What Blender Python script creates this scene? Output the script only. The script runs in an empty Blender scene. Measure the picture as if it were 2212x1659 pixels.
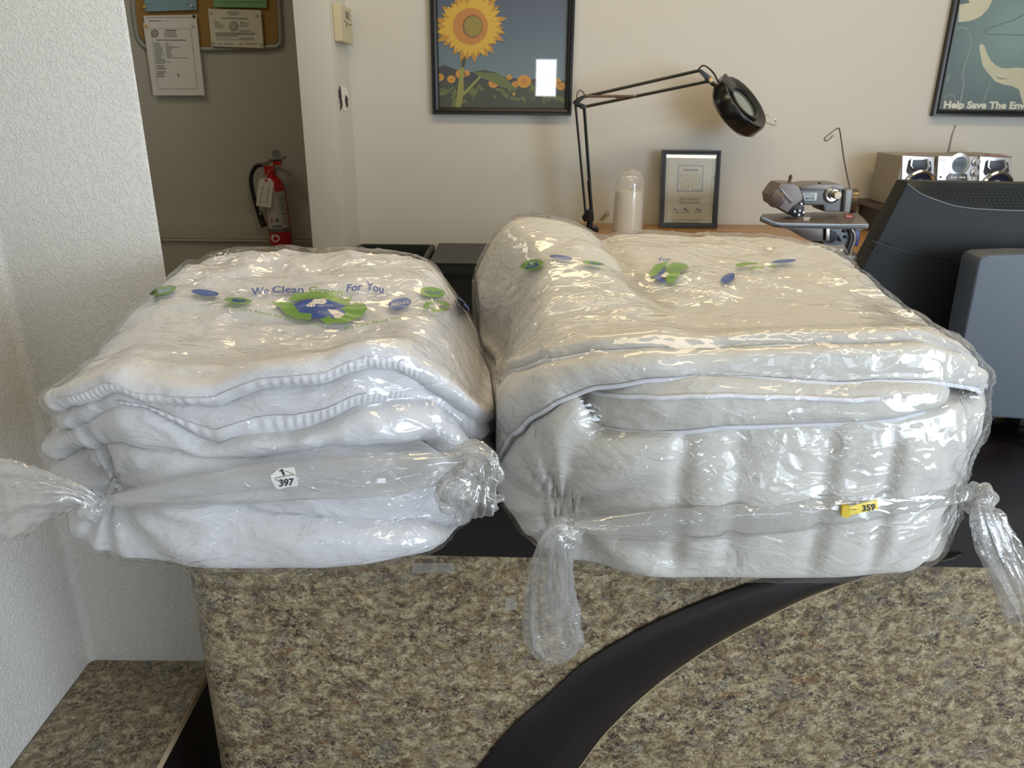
import bpy, bmesh, math, random
import numpy as np
from mathutils import Vector, Matrix
from mathutils.bvhtree import BVHTree

# ------------------------------------------------------------------ camera
scene = bpy.context.scene
col = scene.collection
IMG_W, IMG_H, FPX = 2212, 1659, 1650.0
PITCH, ROLL, CAM_H = math.radians(20.6), 0.010, 1.5
CAM = Vector((0, 0, CAM_H))
Fv = Vector((0, math.cos(PITCH), -math.sin(PITCH)))
U0 = Vector((0, math.sin(PITCH), math.cos(PITCH)))
R0 = Vector((1, 0, 0))
Uv = (U0*math.cos(ROLL) - R0*math.sin(ROLL)).normalized()
Rv = (R0*math.cos(ROLL) + U0*math.sin(ROLL)).normalized()
cam_data = bpy.data.cameras.new('camera')
cam = bpy.data.objects.new('camera', cam_data)
col.objects.link(cam)
cam.matrix_world = Matrix(((Rv.x, Uv.x, -Fv.x, CAM.x), (Rv.y, Uv.y, -Fv.y, CAM.y), (Rv.z, Uv.z, -Fv.z, CAM.z), (0, 0, 0, 1)))
cam_data.sensor_width = 36
cam_data.lens = 36*FPX/IMG_W
cam_data.clip_start = 0.02
cam_data.dof.use_dof = True
cam_data.dof.focus_distance = 0.95
cam_data.dof.aperture_fstop = 16
scene.camera = cam

# ------------------------------------------------------------------ light
vs = scene.view_settings
vs.view_transform = 'Standard'; vs.look = 'None'; vs.gamma = 1; vs.use_curve_mapping = False
vs.exposure = 0.38
scene.cycles.max_bounces = 10
scene.cycles.transparent_max_bounces = 24
scene.cycles.caustics_reflective = False
scene.cycles.caustics_refractive = False
world = bpy.data.worlds.new('daylight_sky'); scene.world = world
world.use_nodes = True
wn = world.node_tree.nodes
wn['Background'].inputs[0].default_value = (0.75, 0.86, 1.0, 1)
wn['Background'].inputs[1].default_value = 0.35

def area(name, loc, aim, sx, sy, power, color):
    l = bpy.data.lights.new(name, 'AREA'); l.shape = 'RECTANGLE'; l.size = sx; l.size_y = sy
    l.energy = power; l.color = color
    o = bpy.data.objects.new(name, l); col.objects.link(o); o.location = loc
    o.rotation_euler = (Vector(aim)-Vector(loc)).to_track_quat('-Z', 'Y').to_euler()
    return o
# shop-front windows behind the camera (cool daylight) and the warm ceiling lamps, plus one added streak light
area('window_daylight_a', (1.25, -2.45, 1.45), (0.9, 1, 1.0), .6, 1.0, 2.4, (0.74, 0.86, 1.0))
area('window_daylight_b', (2.35, -2.45, 1.45), (1.4, 1, 1.0), 1.05, 1.6, 18, (0.74, 0.86, 1.0))
area('window_daylight_d', (-0.28, -2.45, 1.0), (-0.3, 1, 1.1), 0.16, 0.24, 0.9, (0.80, 0.90, 1.0))  # added small low light, gives the left bag's film creases bright streaks
area('side_window_daylight', (2.92, -1.15, 1.40), (-0.5, 0.6, 1.0), 1.8, 1.7, 78, (0.74, 0.86, 1.0))
area('window_daylight_c', (0.31, -2.45, 1.68), (0.3, 1, 1.6), 0.20, 0.34, 1.6, (0.90, 0.95, 1.0))
area('ceiling_lamp_a', (0.3, 0.9, 2.54), (0.3, 0.9, 0), 1.2, 0.3, 6, (1.0, 0.79, 0.49))
area('ceiling_lamp_b', (1.4, 2.0, 2.54), (1.4, 2.0, 0), 1.2, 0.3, 7, (1.0, 0.79, 0.49))
area('ceiling_lamp_c', (1.4, -0.8, 2.54), (1.4, -0.8, 0), 1.2, 0.3, 7, (1.0, 0.88, 0.68))
area('ceiling_lamp_d', (0.0, 2.0, 2.54), (0.0, 2.0, 0), 1.2, 0.3, 7, (1.0, 0.79, 0.49))
area('recess_lamp', (-1.6, 2.6, 2.5), (-1.6, 2.6, 0), 0.5, 0.5, 2.8, (1.0, 0.88, 0.70))

# ------------------------------------------------------------------ helpers
def ray(px, py):
    return (Rv*((px-IMG_W/2)/FPX) - Uv*((py-IMG_H/2)/FPX) + Fv).normalized()
def at_y(px, py, Y):
    d = ray(px, py); return CAM + d*((Y-CAM.y)/d.y)
def at_z(px, py, Z):
    d = ray(px, py); return CAM + d*((Z-CAM.z)/d.z)
def at_plane(px, py, p0, n):
    d = ray(px, py); n = Vector(n); return CAM + d*((Vector(p0)-CAM).dot(n)/d.dot(n))

def tag(o, label=None, cat=None, group=None, kind=None):
    if label: o['label'] = label
    if cat: o['category'] = cat
    if group: o['group'] = group
    if kind: o['kind'] = kind
    return o
def thing(name, label, cat, loc=(0, 0, 0), group=None):
    o = bpy.data.objects.new(name, None); col.objects.link(o); o.location = loc
    o.empty_display_size = 0.05
    return tag(o, label, cat, group)
def link(name, me, m=None, parent=None, smooth=False):
    o = bpy.data.objects.new(name, me); col.objects.link(o)
    if m is not None:
        for x in (m if isinstance(m, (list, tuple)) else [m]): me.materials.append(x)
    if smooth:
        me.polygons.foreach_set('use_smooth', [True]*len(me.polygons))
    if parent is not None:
        o.parent = parent
        o.matrix_parent_inverse = Matrix.Translation(-Vector(parent_world(parent)))
    return o
def parent_world(p):
    return Vector(p.location) if p.parent is None else Vector((0, 0, 0))
def mesh(name, verts, faces, m=None, parent=None, smooth=False, label=None, midx=None):
    me = bpy.data.meshes.new(name)
    me.from_pydata([tuple(v) for v in verts], [], [tuple(f) for f in faces])
    if midx is not None: 
        for p_, i_ in zip(me.polygons, midx): p_.material_index = i_
    me.update()
    o = link(name, me, m, parent, smooth)
    if label: o['label'] = label
    return o
def from_bm(name, bm, m=None, parent=None, smooth=False, label=None):
    me = bpy.data.meshes.new(name); bm.to_mesh(me); bm.free()
    o = link(name, me, m, parent, smooth)
    if smooth: me.set_sharp_from_angle(angle=math.radians(38))
    if label: o['label'] = label
    return o
def recalc(bm): bmesh.ops.recalc_face_normals(bm, faces=bm.faces[:])
def bm_box(bm, x0, x1, y0, y1, z0, z1, bevel=0, seg=2, M=None):
    b2 = bmesh.new()
    vs_ = [b2.verts.new(c) for c in ((x0,y0,z0),(x1,y0,z0),(x1,y1,z0),(x0,y1,z0),(x0,y0,z1),(x1,y0,z1),(x1,y1,z1),(x0,y1,z1))]
    for f in ((0,3,2,1),(4,5,6,7),(0,1,5,4),(1,2,6,5),(2,3,7,6),(3,0,4,7)): b2.faces.new([vs_[i] for i in f])
    if bevel > 0: bmesh.ops.bevel(b2, geom=b2.edges[:], offset=bevel, segments=seg, profile=0.7, affect='EDGES')
    if M is not None: bmesh.ops.transform(b2, matrix=M, verts=b2.verts[:])
    merge(bm, b2)
def merge(bm, b2):
    me = bpy.data.meshes.new('tmp'); b2.to_mesh(me); b2.free(); bm.from_mesh(me); bpy.data.meshes.remove(me)
def box(name, x0, x1, y0, y1, z0, z1, m, parent=None, bevel=0.0, seg=2, M=None, label=None, smooth=None):
    bm = bmesh.new(); bm_box(bm, x0, x1, y0, y1, z0, z1, bevel, seg, M)
    return from_bm(name, bm, m, parent, (bevel > 0) if smooth is None else smooth, label)
def bm_prism(bm, pts, ext, bevel=0, seg=2):
    """closed polygon of 3-D points extruded by vector ext"""
    b2 = bmesh.new(); ext = Vector(ext)
    a = [b2.verts.new(p) for p in pts]; b = [b2.verts.new(Vector(p)+ext) for p in pts]; n = len(pts)
    b2.faces.new(a); b2.faces.new(b[::-1])
    for i in range(n): b2.faces.new((a[i], b[i], b[(i+1) % n], a[(i+1) % n]))
    recalc(b2)
    if bevel > 0:
        bmesh.ops.bevel(b2, geom=b2.edges[:], offset=bevel, segments=seg, profile=0.7, affect='EDGES', clamp_overlap=True)
    merge(bm, b2)
def prism_px(name, pts, Y, depth, m, parent=None, bevel=0.0, seg=2, label=None):
    bm = bmesh.new(); bm_prism(bm, [at_y(px, py, Y) for px, py in pts], (0, depth, 0), bevel, seg)
    return from_bm(name, bm, m, parent, bevel > 0, label)
def frames(pts):
    pts = [Vector(p) for p in pts]; T = []
    for i in range(len(pts)):
        t = pts[min(i+1, len(pts)-1)] - pts[max(i-1, 0)]; T.append(t.normalized())
    up = Vector((0, 0, 1)) if abs(T[0].z) < .9 else Vector((1, 0, 0))
    n = (up - T[0]*up.dot(T[0])).normalized(); out = []
    for t in T:
        n = (n - t*n.dot(t)).normalized(); out.append((t, n, t.cross(n)))
    return out
def bm_tube(bm, pts, r, seg=8, caps=True):
    fr = frames(pts); rings = []
    rr = r if isinstance(r, (list, tuple)) else [r]*len(pts)
    for (t, n, b), p, q in zip(fr, pts, rr):
        rings.append([bm.verts.new(Vector(p) + n*(q*math.cos(2*math.pi*k/seg)) + b*(q*math.sin(2*math.pi*k/seg))) for k in range(seg)])
    for A, B in zip(rings, rings[1:]):
        for k in range(seg): bm.faces.new((A[k], A[(k+1) % seg], B[(k+1) % seg], B[k]))
    if caps: bm.faces.new(rings[0][::-1]); bm.faces.new(rings[-1])
def tube(name, pts, r, m, parent=None, seg=8, label=None, smoothpts=0):
    if smoothpts: pts = spline(pts, smoothpts)
    bm = bmesh.new(); bm_tube(bm, pts, r, seg); recalc(bm); return from_bm(name, bm, m, parent, True, label)
def spline(pts, k=6):
    P = [Vector(p) for p in pts]; out = []
    for i in range(len(P)-1):
        p0, p1, p2, p3 = P[max(i-1, 0)], P[i], P[i+1], P[min(i+2, len(P)-1)]
        for j in range(k):
            t = j/k
            out.append(0.5*((2*p1)+(p2-p0)*t+(2*p0-5*p1+4*p2-p3)*t*t+(3*p1-p0-3*p2+p3)*t**3))
    out.append(P[-1]); return out
def orient(n, up=(0, 0, 1)):
    z = Vector(n).normalized(); x = Vector(up).cross(z)
    if x.length < 1e-4: x = Vector((1, 0, 0))
    x.normalize(); y = z.cross(x)
    return Matrix((x, y, z)).transposed().to_4x4()
def bm_lathe(bm, prof, M, seg=32):
    """profile (r, z) round local z"""
    b2 = bmesh.new(); rings = []
    for r, z in prof:
        if r < 1e-6: rings.append([b2.verts.new((0, 0, z))])
        else: rings.append([b2.verts.new((r*math.cos(2*math.pi*k/seg), r*math.sin(2*math.pi*k/seg), z)) for k in range(seg)])
    for A, B in zip(rings, rings[1:]):
        for k in range(seg):
            k2 = (k+1) % seg
            if len(A) == 1 and len(B) == 1: continue
            if len(A) == 1: b2.faces.new((A[0], B[k2], B[k]))
            elif len(B) == 1: b2.faces.new((A[k], A[k2], B[0]))
            else: b2.faces.new((A[k], A[k2], B[k2], B[k]))
    recalc(b2)
    bmesh.ops.transform(b2, matrix=M, verts=b2.verts[:]); merge(bm, b2)
def lathe(name, prof, loc, n, m, parent=None, seg=32, label=None):
    bm = bmesh.new(); bm_lathe(bm, prof, Matrix.Translation(Vector(loc)) @ orient(n), seg)
    return from_bm(name, bm, m, parent, True, label)

# flat printed artwork: polygons of several colours in one mesh
class Art:
    def __init__(s): s.v, s.f, s.mi, s.mats = [], [], [], []
    def mid(s, m):
        if m not in s.mats: s.mats.append(m)
        return s.mats.index(m)
    def add(s, pts, m, faces=None):
        o = len(s.v); s.v += [tuple(p) for p in pts]
        for f in (faces or [tuple(range(len(pts)))]): s.f.append(tuple(i+o for i in f)); s.mi.append(s.mid(m))
    def build(s, name, parent, label=None): return mesh(name, s.v, s.f, s.mats, parent, False, label, s.mi)
_txt = {}
def text_geo(t, bold=0.0):
    key = (t, bold)
    if key in _txt: return _txt[key]
    c = bpy.data.curves.new('t', 'FONT'); c.body = t; c.size = 1; c.offset = bold; c.resolution_u = 4
    o = bpy.data.objects.new('t', c); col.objects.link(o)
    dg = bpy.context.evaluated_depsgraph_get(); dg.update()
    me = bpy.data.meshes.new_from_object(o.evaluated_get(dg))
    V = [(v.co.x, v.co.y) for v in me.vertices]; Fc = [tuple(p.vertices) for p in me.polygons]
    bpy.data.objects.remove(o); bpy.data.curves.remove(c); bpy.data.meshes.remove(me)
    _txt[key] = (V, Fc); return _txt[key]
def text_box(t, x0, y0, w, h, bold=0.0, shear=0.0):
    """text scaled into px box: left x0, baseline y0, width w, cap height h (px, y down)"""
    V, Fc = text_geo(t, bold)
    if not V: return [], []
    xs = [v[0] for v in V]; mx, Mx = min(xs), max(xs)
    s = w/(Mx-mx) if w else h/0.72
    return [(x0+(x-mx)*s+shear*y*h/0.72, y0-y*h/0.72) for x, y in V], Fc
def circle(cx, cy, rx, ry=None, n=28, rot=0):
    ry = rx if ry is None else ry; c, s = math.cos(rot), math.sin(rot)
    return [(cx+rx*math.cos(a)*c-ry*math.sin(a)*s, cy+rx*math.cos(a)*s+ry*math.sin(a)*c) for a in [2*math.pi*i/n for i in range(n)]]
def ring_faces(n): return [(i, (i+1) % n, n+(i+1) % n, n+i) for i in range(n)]

# ---- vectorised noise
def _h(ix, iy, iz, s):
    n = (ix*374761393 + iy*668265263 + iz*2147483647 + s*974711) & 0xffffffff
    n = ((n ^ (n >> 13))*1274126177) & 0xffffffff
    n = ((n ^ (n >> 16))*2246822519) & 0xffffffff
    return ((n >> 8) & 0xffff)/65535.0
def vnoise(x, y, z=0.0, s=0):
    x = np.asarray(x, float); y = np.asarray(y, float); z = np.asarray(z, float)+np.zeros_like(x)
    ix, iy, iz = np.floor(x).astype(np.int64), np.floor(y).astype(np.int64), np.floor(z).astype(np.int64)
    fx, fy, fz = x-ix, y-iy, z-iz
    fx, fy, fz = [f*f*f*(f*(f*6-15)+10) for f in (fx, fy, fz)]
    r = 0
    for a in (0, 1):
        for b in (0, 1):
            for c in (0, 1):
                r = r + _h(ix+a, iy+b, iz+c, s)*(fx if a else 1-fx)*(fy if b else 1-fy)*(fz if c else 1-fz)
    return r*2-1
def fbm(x, y, z=0.0, s=0, o=4):
    r = 0; a = 1.0; t = 0
    for k in range(o):
        r = r + a*vnoise(x*2**k, y*2**k, np.asarray(z)*2**k, s+k*17); t += a; a *= .5
    return r/t
def ridge(x, y, z=0.0, s=0, o=3):
    r = 0; a = 1.0; t = 0
    for k in range(o):
        r = r + a*(1-2.2*np.abs(vnoise(x*2**k, y*2**k, np.asarray(z)*2**k, s+k*31))); t += a; a *= .5
    return r/t
def sstep(a, b, x):
    t = np.clip((x-a)/(b-a), 0, 1); return t*t*(3-2*t)

# ------------------------------------------------------------------ materials
def mat(name, color, rough=0.5, metal=0.0, spec=None, bump=None, coat=0.0, noise=None, emit=None, sheen=0.0):
    m = bpy.data.materials.new(name); m.use_nodes = True
    nt = m.node_tree; b = nt.nodes['Principled BSDF']
    b.inputs['Base Color'].default_value = (*color, 1); b.inputs['Roughness'].default_value = rough
    b.inputs['Metallic'].default_value = metal
    if spec is not None: b.inputs['Specular IOR Level'].default_value = spec
    if coat: b.inputs['Coat Weight'].default_value = coat; b.inputs['Coat Roughness'].default_value = 0.05
    if sheen: b.inputs['Sheen Weight'].default_value = sheen
    tc = nt.nodes.new('ShaderNodeTexCoord')
    # every surface gets at least a faint procedural variation
    sc, amt = noise or (9.0, 0.05)
    n = nt.nodes.new('ShaderNodeTexNoise'); n.inputs['Scale'].default_value = sc; n.inputs['Detail'].default_value = 5
    nt.links.new(tc.outputs['Object'], n.inputs['Vector'])
    mx = nt.nodes.new('ShaderNodeMix'); mx.data_type = 'RGBA'
    mx.inputs[6].default_value = (*[c*(1-amt) for c in color], 1); mx.inputs[7].default_value = (*[min(1, c*(1+amt)) for c in color], 1)
    nt.links.new(n.outputs['Fac'], mx.inputs[0]); nt.links.new(mx.outputs[2], b.inputs['Base Color'])
    if emit: b.inputs['Emission Color'].default_value = (*emit[0], 1); b.inputs['Emission Strength'].default_value = emit[1]
    if bump:
        bs, st, dist = bump
        n2 = nt.nodes.new('ShaderNodeTexNoise'); n2.inputs['Scale'].default_value = bs; n2.inputs['Detail'].default_value = 3
        nt.links.new(tc.outputs['Object'], n2.inputs['Vector'])
        bp = nt.nodes.new('ShaderNodeBump'); bp.inputs['Strength'].default_value = st; bp.inputs['Distance'].default_value = dist
        nt.links.new(n2.outputs['Fac'], bp.inputs['Height']); nt.links.new(bp.outputs[0], b.inputs['Normal'])
    return m
def lin(r, g, b):
    return tuple(((c/255+.055)/1.055)**2.4 if c/255 > .04045 else c/255/12.92 for c in (r, g, b))

def plaster_mat():
    m = bpy.data.materials.new('knockdown_plaster'); m.use_nodes = True
    nt = m.node_tree; N = nt.nodes; L = nt.links; b = N['Principled BSDF']
    b.inputs['Base Color'].default_value = (0.62, 0.60, 0.56, 1); b.inputs['Roughness'].default_value = 0.42
    tc = N.new('ShaderNodeTexCoord')
    n1 = N.new('ShaderNodeTexNoise'); n1.inputs['Scale'].default_value = 150; n1.inputs['Detail'].default_value = 2.5; n1.inputs['Distortion'].default_value = 1.2
    n2 = N.new('ShaderNodeTexNoise'); n2.inputs['Scale'].default_value = 60; n2.inputs['Detail'].default_value = 2
    for n in (n1, n2): L.new(tc.outputs['Object'], n.inputs['Vector'])
    r = N.new('ShaderNodeValToRGB'); r.color_ramp.elements[0].position = .47; r.color_ramp.elements[1].position = .60
    L.new(n1.outputs['Fac'], r.inputs[0])
    a = N.new('ShaderNodeMath'); a.operation = 'MULTIPLY_ADD'; a.inputs[1].default_value = 0.5
    L.new(n2.outputs['Fac'], a.inputs[0]); L.new(r.outputs[0], a.inputs[2])
    bp = N.new('ShaderNodeBump'); bp.inputs['Strength'].default_value = 0.55; bp.inputs['Distance'].default_value = 0.0016
    L.new(a.outputs[0], bp.inputs['Height']); L.new(bp.outputs[0], b.inputs['Normal'])
    return m
def granite_mat():
    m = bpy.data.materials.new('granite_laminate'); m.use_nodes = True
    nt = m.node_tree; N = nt.nodes; L = nt.links; b = N['Principled BSDF']; b.inputs['Roughness'].default_value = 0.38
    tc = N.new('ShaderNodeTexCoord'); mp = N.new('ShaderNodeMapping'); mp.inputs['Scale'].default_value = (1, 1, 1.25)
    L.new(tc.outputs['Object'], mp.inputs['Vector'])
    def noise(s, d, dist=0.0, r=.6, off=0):
        n = N.new('ShaderNodeTexNoise'); n.inputs['Scale'].default_value = s; n.inputs['Detail'].default_value = d
        n.inputs['Distortion'].default_value = dist; n.inputs['Roughness'].default_value = r
        q = N.new('ShaderNodeMapping'); q.inputs['Location'].default_value = (off, off*.7, off*.3); L.new(mp.outputs[0], q.inputs['Vector'])
        L.new(q.outputs[0], n.inputs['Vector']); return n.outputs['Fac']
    def ramp(src, stops):
        r = N.new('ShaderNodeValToRGB'); L.new(src, r.inputs[0]); e = r.color_ramp.elements
        while len(e) < len(stops): e.new(.5)
        for el, (p, c) in zip(e, stops): el.position = p; el.color = (*c, 1)
        return r.outputs[0]
    def mix(f, a, c):
        x = N.new('ShaderNodeMix'); x.data_type = 'RGBA'; L.new(f, x.inputs[0]); L.new(a, x.inputs[6])
        if isinstance(c, tuple): x.inputs[7].default_value = (*c, 1)
        else: L.new(c, x.inputs[7])
        return x.outputs[2]
    base = ramp(noise(55, 8, .6, .75), [(.36, lin(76, 62, 48)), (.45, lin(118, 102, 78)), (.53, lin(154, 139, 108)), (.62, lin(182, 170, 140))])
    c1 = ramp(noise(34, 5, .8, .65, 3.1), [(.58, (0, 0, 0)), (.66, (.7, .7, .7))])
    base = mix(c1, base, lin(128, 98, 62))
    c2 = ramp(noise(30, 6, .6, .65, 9.7), [(.53, (0, 0, 0)), (.64, (.6, .6, .6))])
    base = mix(c2, base, lin(118, 114, 106))
    v = ramp(noise(105, 9, 1.2, .8, 5.5), [(.515, (0, 0, 0)), (.55, (.95, .95, .95))])
    big = ramp(noise(13, 5, .6, .65, 1.3), [(.40, (.18, .18, .18)), (.57, (1, 1, 1))])
    mm = N.new('ShaderNodeMath'); mm.operation = 'MULTIPLY'; L.new(v, mm.inputs[0]); L.new(big, mm.inputs[1])
    base = mix(mm.outputs[0], base, lin(46, 38, 44))
    f2 = ramp(noise(240, 5, .6, .7, 7.7), [(.56, (0, 0, 0)), (.62, (.7, .7, .7))])
    base = mix(f2, base, lin(60, 50, 50))
    f3 = ramp(noise(210, 4, .6, .7, 2.7), [(.59, (0, 0, 0)), (.66, (.7, .7, .7))])
    base = mix(f3, base, lin(206, 200, 178))
    L.new(base, b.inputs['Base Color'])
    return m
def wood_mat():
    m = bpy.data.materials.new('oak_laminate'); m.use_nodes = True
    nt = m.node_tree; N = nt.nodes; L = nt.links; b = N['Principled BSDF']; b.inputs['Roughness'].default_value = 0.35
    tc = N.new('ShaderNodeTexCoord'); mp = N.new('ShaderNodeMapping'); mp.inputs['Scale'].default_value = (1.5, 22, 22)
    L.new(tc.outputs['Object'], mp.inputs['Vector'])
    n = N.new('ShaderNodeTexNoise'); n.inputs['Scale'].default_value = 3; n.inputs['Detail'].default_value = 6; n.inputs['Distortion'].default_value = .6
    L.new(mp.outputs[0], n.inputs['Vector'])
    r = N.new('ShaderNodeValToRGB'); r.color_ramp.elements[0].position = .3; r.color_ramp.elements[0].color = (*lin(132, 92, 52), 1)
    r.color_ramp.elements[1].position = .7; r.color_ramp.elements[1].color = (*lin(188, 146, 92), 1)
    L.new(n.outputs['Fac'], r.inputs[0]); L.new(r.outputs[0], b.inputs['Base Color']); return m
def film_mat(name, milk=0.05, crinkle=0.35, scale=38, refl=0.09, dist=0.004, tint=(1, 1, 1)):
    m = bpy.data.materials.new(name); m.use_nodes = True
    nt = m.node_tree; N = nt.nodes; L = nt.links; N.remove(N['Principled BSDF']); out = N['Material Output']
    tc = N.new('ShaderNodeTexCoord')
    # creased film: thin raised lines where two warped noises cross their mid value
    mp = N.new('ShaderNodeMapping'); mp.inputs['Rotation'].default_value = (.3, .2, .5); mp.inputs['Scale'].default_value = (.55, 1.2, 1.1); L.new(tc.outputs['Object'], mp.inputs[0])
    hs = []
    for sc_, wd_, amp_ in ((scale, .045, 1.0), (scale*2.6, .07, .40)):
        n = N.new('ShaderNodeTexNoise'); n.inputs['Scale'].default_value = sc_; n.inputs['Detail'].default_value = 1.5; n.inputs['Distortion'].default_value = .8
        L.new(mp.outputs[0], n.inputs['Vector'])
        a = N.new('ShaderNodeMath'); a.operation = 'SUBTRACT'; a.inputs[1].default_value = .5; L.new(n.outputs['Fac'], a.inputs[0])
        c = N.new('ShaderNodeMath'); c.operation = 'ABSOLUTE'; L.new(a.outputs[0], c.inputs[0])
        d = N.new('ShaderNodeMapRange'); d.interpolation_type = 'SMOOTHERSTEP'; d.inputs[1].default_value = 0; d.inputs[2].default_value = wd_; d.inputs[3].default_value = amp_; d.inputs[4].default_value = 0
        L.new(c.outputs[0], d.inputs[0]); hs.append(d.outputs[0])
    sm0 = N.new('ShaderNodeMath'); sm0.operation = 'ADD'; L.new(hs[0], sm0.inputs[0]); L.new(hs[1], sm0.inputs[1])
    pn = N.new('ShaderNodeTexNoise'); pn.inputs['Scale'].default_value = 9; pn.inputs['Detail'].default_value = 1; L.new(tc.outputs['Object'], pn.inputs['Vector'])
    pr = N.new('ShaderNodeMapRange'); pr.inputs[1].default_value = .45; pr.inputs[2].default_value = .62; pr.inputs[3].default_value = .12; pr.inputs[4].default_value = 1; L.new(pn.outputs['Fac'], pr.inputs[0])
    sm = N.new('ShaderNodeMath'); sm.operation = 'MULTIPLY'; L.new(sm0.outputs[0], sm.inputs[0]); L.new(pr.outputs[0], sm.inputs[1])
    bp = N.new('ShaderNodeBump'); bp.inputs['Strength'].default_value = crinkle; bp.inputs['Distance'].default_value = dist
    L.new(sm.outputs[0], bp.inputs['Height'])
    tr = N.new('ShaderNodeBsdfTransparent'); tr.inputs[0].default_value = (*tint, 1)
    gl = N.new('ShaderNodeBsdfGlossy'); gl.inputs['Roughness'].default_value = 0.035; L.new(bp.outputs[0], gl.inputs['Normal'])
    df = N.new('ShaderNodeBsdfDiffuse'); df.inputs[0].default_value = (.88, .88, .88, 1); L.new(bp.outputs[0], df.inputs['Normal'])
    ts = N.new('ShaderNodeBsdfTranslucent'); ts.inputs[0].default_value = (.88, .88, .88, 1)
    dm = N.new('ShaderNodeMixShader'); dm.inputs[0].default_value = .4; L.new(df.outputs[0], dm.inputs[1]); L.new(ts.outputs[0], dm.inputs[2])
    m1 = N.new('ShaderNodeMixShader')
    L.new(tr.outputs[0], m1.inputs[1]); L.new(dm.outputs[0], m1.inputs[2])
    lw = N.new('ShaderNodeLayerWeight'); lw.inputs['Blend'].default_value = .5; L.new(bp.outputs[0], lw.inputs['Normal'])
    p2 = N.new('ShaderNodeMath'); p2.operation = 'POWER'; p2.inputs[1].default_value = 4; L.new(lw.outputs['Facing'], p2.inputs[0])
    # more milk where the film is seen edge-on (longer path through the plastic)
    mk = N.new('ShaderNodeMath'); mk.operation = 'MULTIPLY_ADD'; mk.inputs[1].default_value = milk*3; mk.inputs[2].default_value = milk
    L.new(p2.outputs[0], mk.inputs[0]); L.new(mk.outputs[0], m1.inputs[0])
    ma = N.new('ShaderNodeMath'); ma.operation = 'MULTIPLY_ADD'; ma.inputs[1].default_value = .65; ma.inputs[2].default_value = refl
    L.new(p2.outputs[0], ma.inputs[0])
    m2 = N.new('ShaderNodeMixShader'); L.new(ma.outputs[0], m2.inputs[0]); L.new(m1.outputs[0], m2.inputs[1]); L.new(gl.outputs[0], m2.inputs[2])
    L.new(m2.outputs[0], out.inputs[0]); return m
def glass_mat(name='pane_glass', refl=.05):
    m = bpy.data.materials.new(name); m.use_nodes = True
    nt = m.node_tree; N = nt.nodes; L = nt.links; N.remove(N['Principled BSDF']); out = N['Material Output']
    tr = N.new('ShaderNodeBsdfTransparent'); gl = N.new('ShaderNodeBsdfGlossy'); gl.inputs['Roughness'].default_value = .02
    lw = N.new('ShaderNodeLayerWeight'); p2 = N.new('ShaderNodeMath'); p2.operation = 'POWER'; p2.inputs[1].default_value = 4
    lw.inputs['Blend'].default_value = .5; L.new(lw.outputs['Facing'], p2.inputs[0])
    ma = N.new('ShaderNodeMath'); ma.operation = 'MULTIPLY_ADD'; ma.inputs[1].default_value = .7; ma.inputs[2].default_value = refl; L.new(p2.outputs[0], ma.inputs[0])
    mx = N.new('ShaderNodeMixShader'); L.new(ma.outputs[0], mx.inputs[0]); L.new(tr.outputs[0], mx.inputs[1]); L.new(gl.outputs[0], mx.inputs[2])
    L.new(mx.outputs[0], out.inputs[0]); return m

PLASTER = plaster_mat(); GRANITE = granite_mat(); WOOD = wood_mat()
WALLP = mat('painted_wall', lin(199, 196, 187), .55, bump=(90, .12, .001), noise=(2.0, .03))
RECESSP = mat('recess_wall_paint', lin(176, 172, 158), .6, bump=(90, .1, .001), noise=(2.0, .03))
TRIMP = mat('trim_paint', lin(214, 214, 212), .5, noise=(3, .03))
CEILP = mat('ceiling_paint', lin(214, 206, 188), .8)
FLOORM = mat('vinyl_floor', lin(120, 112, 100), .4, noise=(6, .15))
BLKLAM = mat('espresso_laminate', (0.010, 0.0075, 0.0085), .35, noise=(30, .2))
BLKP = mat('black_plastic', (0.012, 0.013, 0.014), .35)
BLKM = mat('black_enamel', (0.006, 0.006, 0.006), .22)
CHARP = mat('charcoal_plastic', (0.008, 0.0095, 0.011), .6, spec=.3, bump=(600, .15, .0003))
CHROME = mat('polished_chrome', (.75, .75, .76), .12, 1.0)
SILVER = mat('silver_plastic', lin(196, 194, 196), .28, .55)
WHITEP = mat('white_plastic', lin(225, 222, 212), .35)
PAPER = mat('white_paper', lin(218, 214, 204), .7, noise=(20, .02))
GREYINK = mat('grey_ink', lin(120, 116, 108), .7)
DARKINK = mat('dark_ink', lin(46, 46, 50), .6)
STEEL = mat('brushed_steel', lin(150, 146, 138), .3, .9)
GLASS = glass_mat()
EDGE = mat('laminate_edge_line', lin(178, 160, 128), .5)

# ------------------------------------------------------------------ room shell
def structure(o): o['kind'] = 'structure'; return o
YN, YB, YR = 1.15, 2.9, 3.6           # near wall face, back wall, recess wall
XN, XE = -0.78, -0.533                 # left wall plane, right end of near wall
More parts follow.
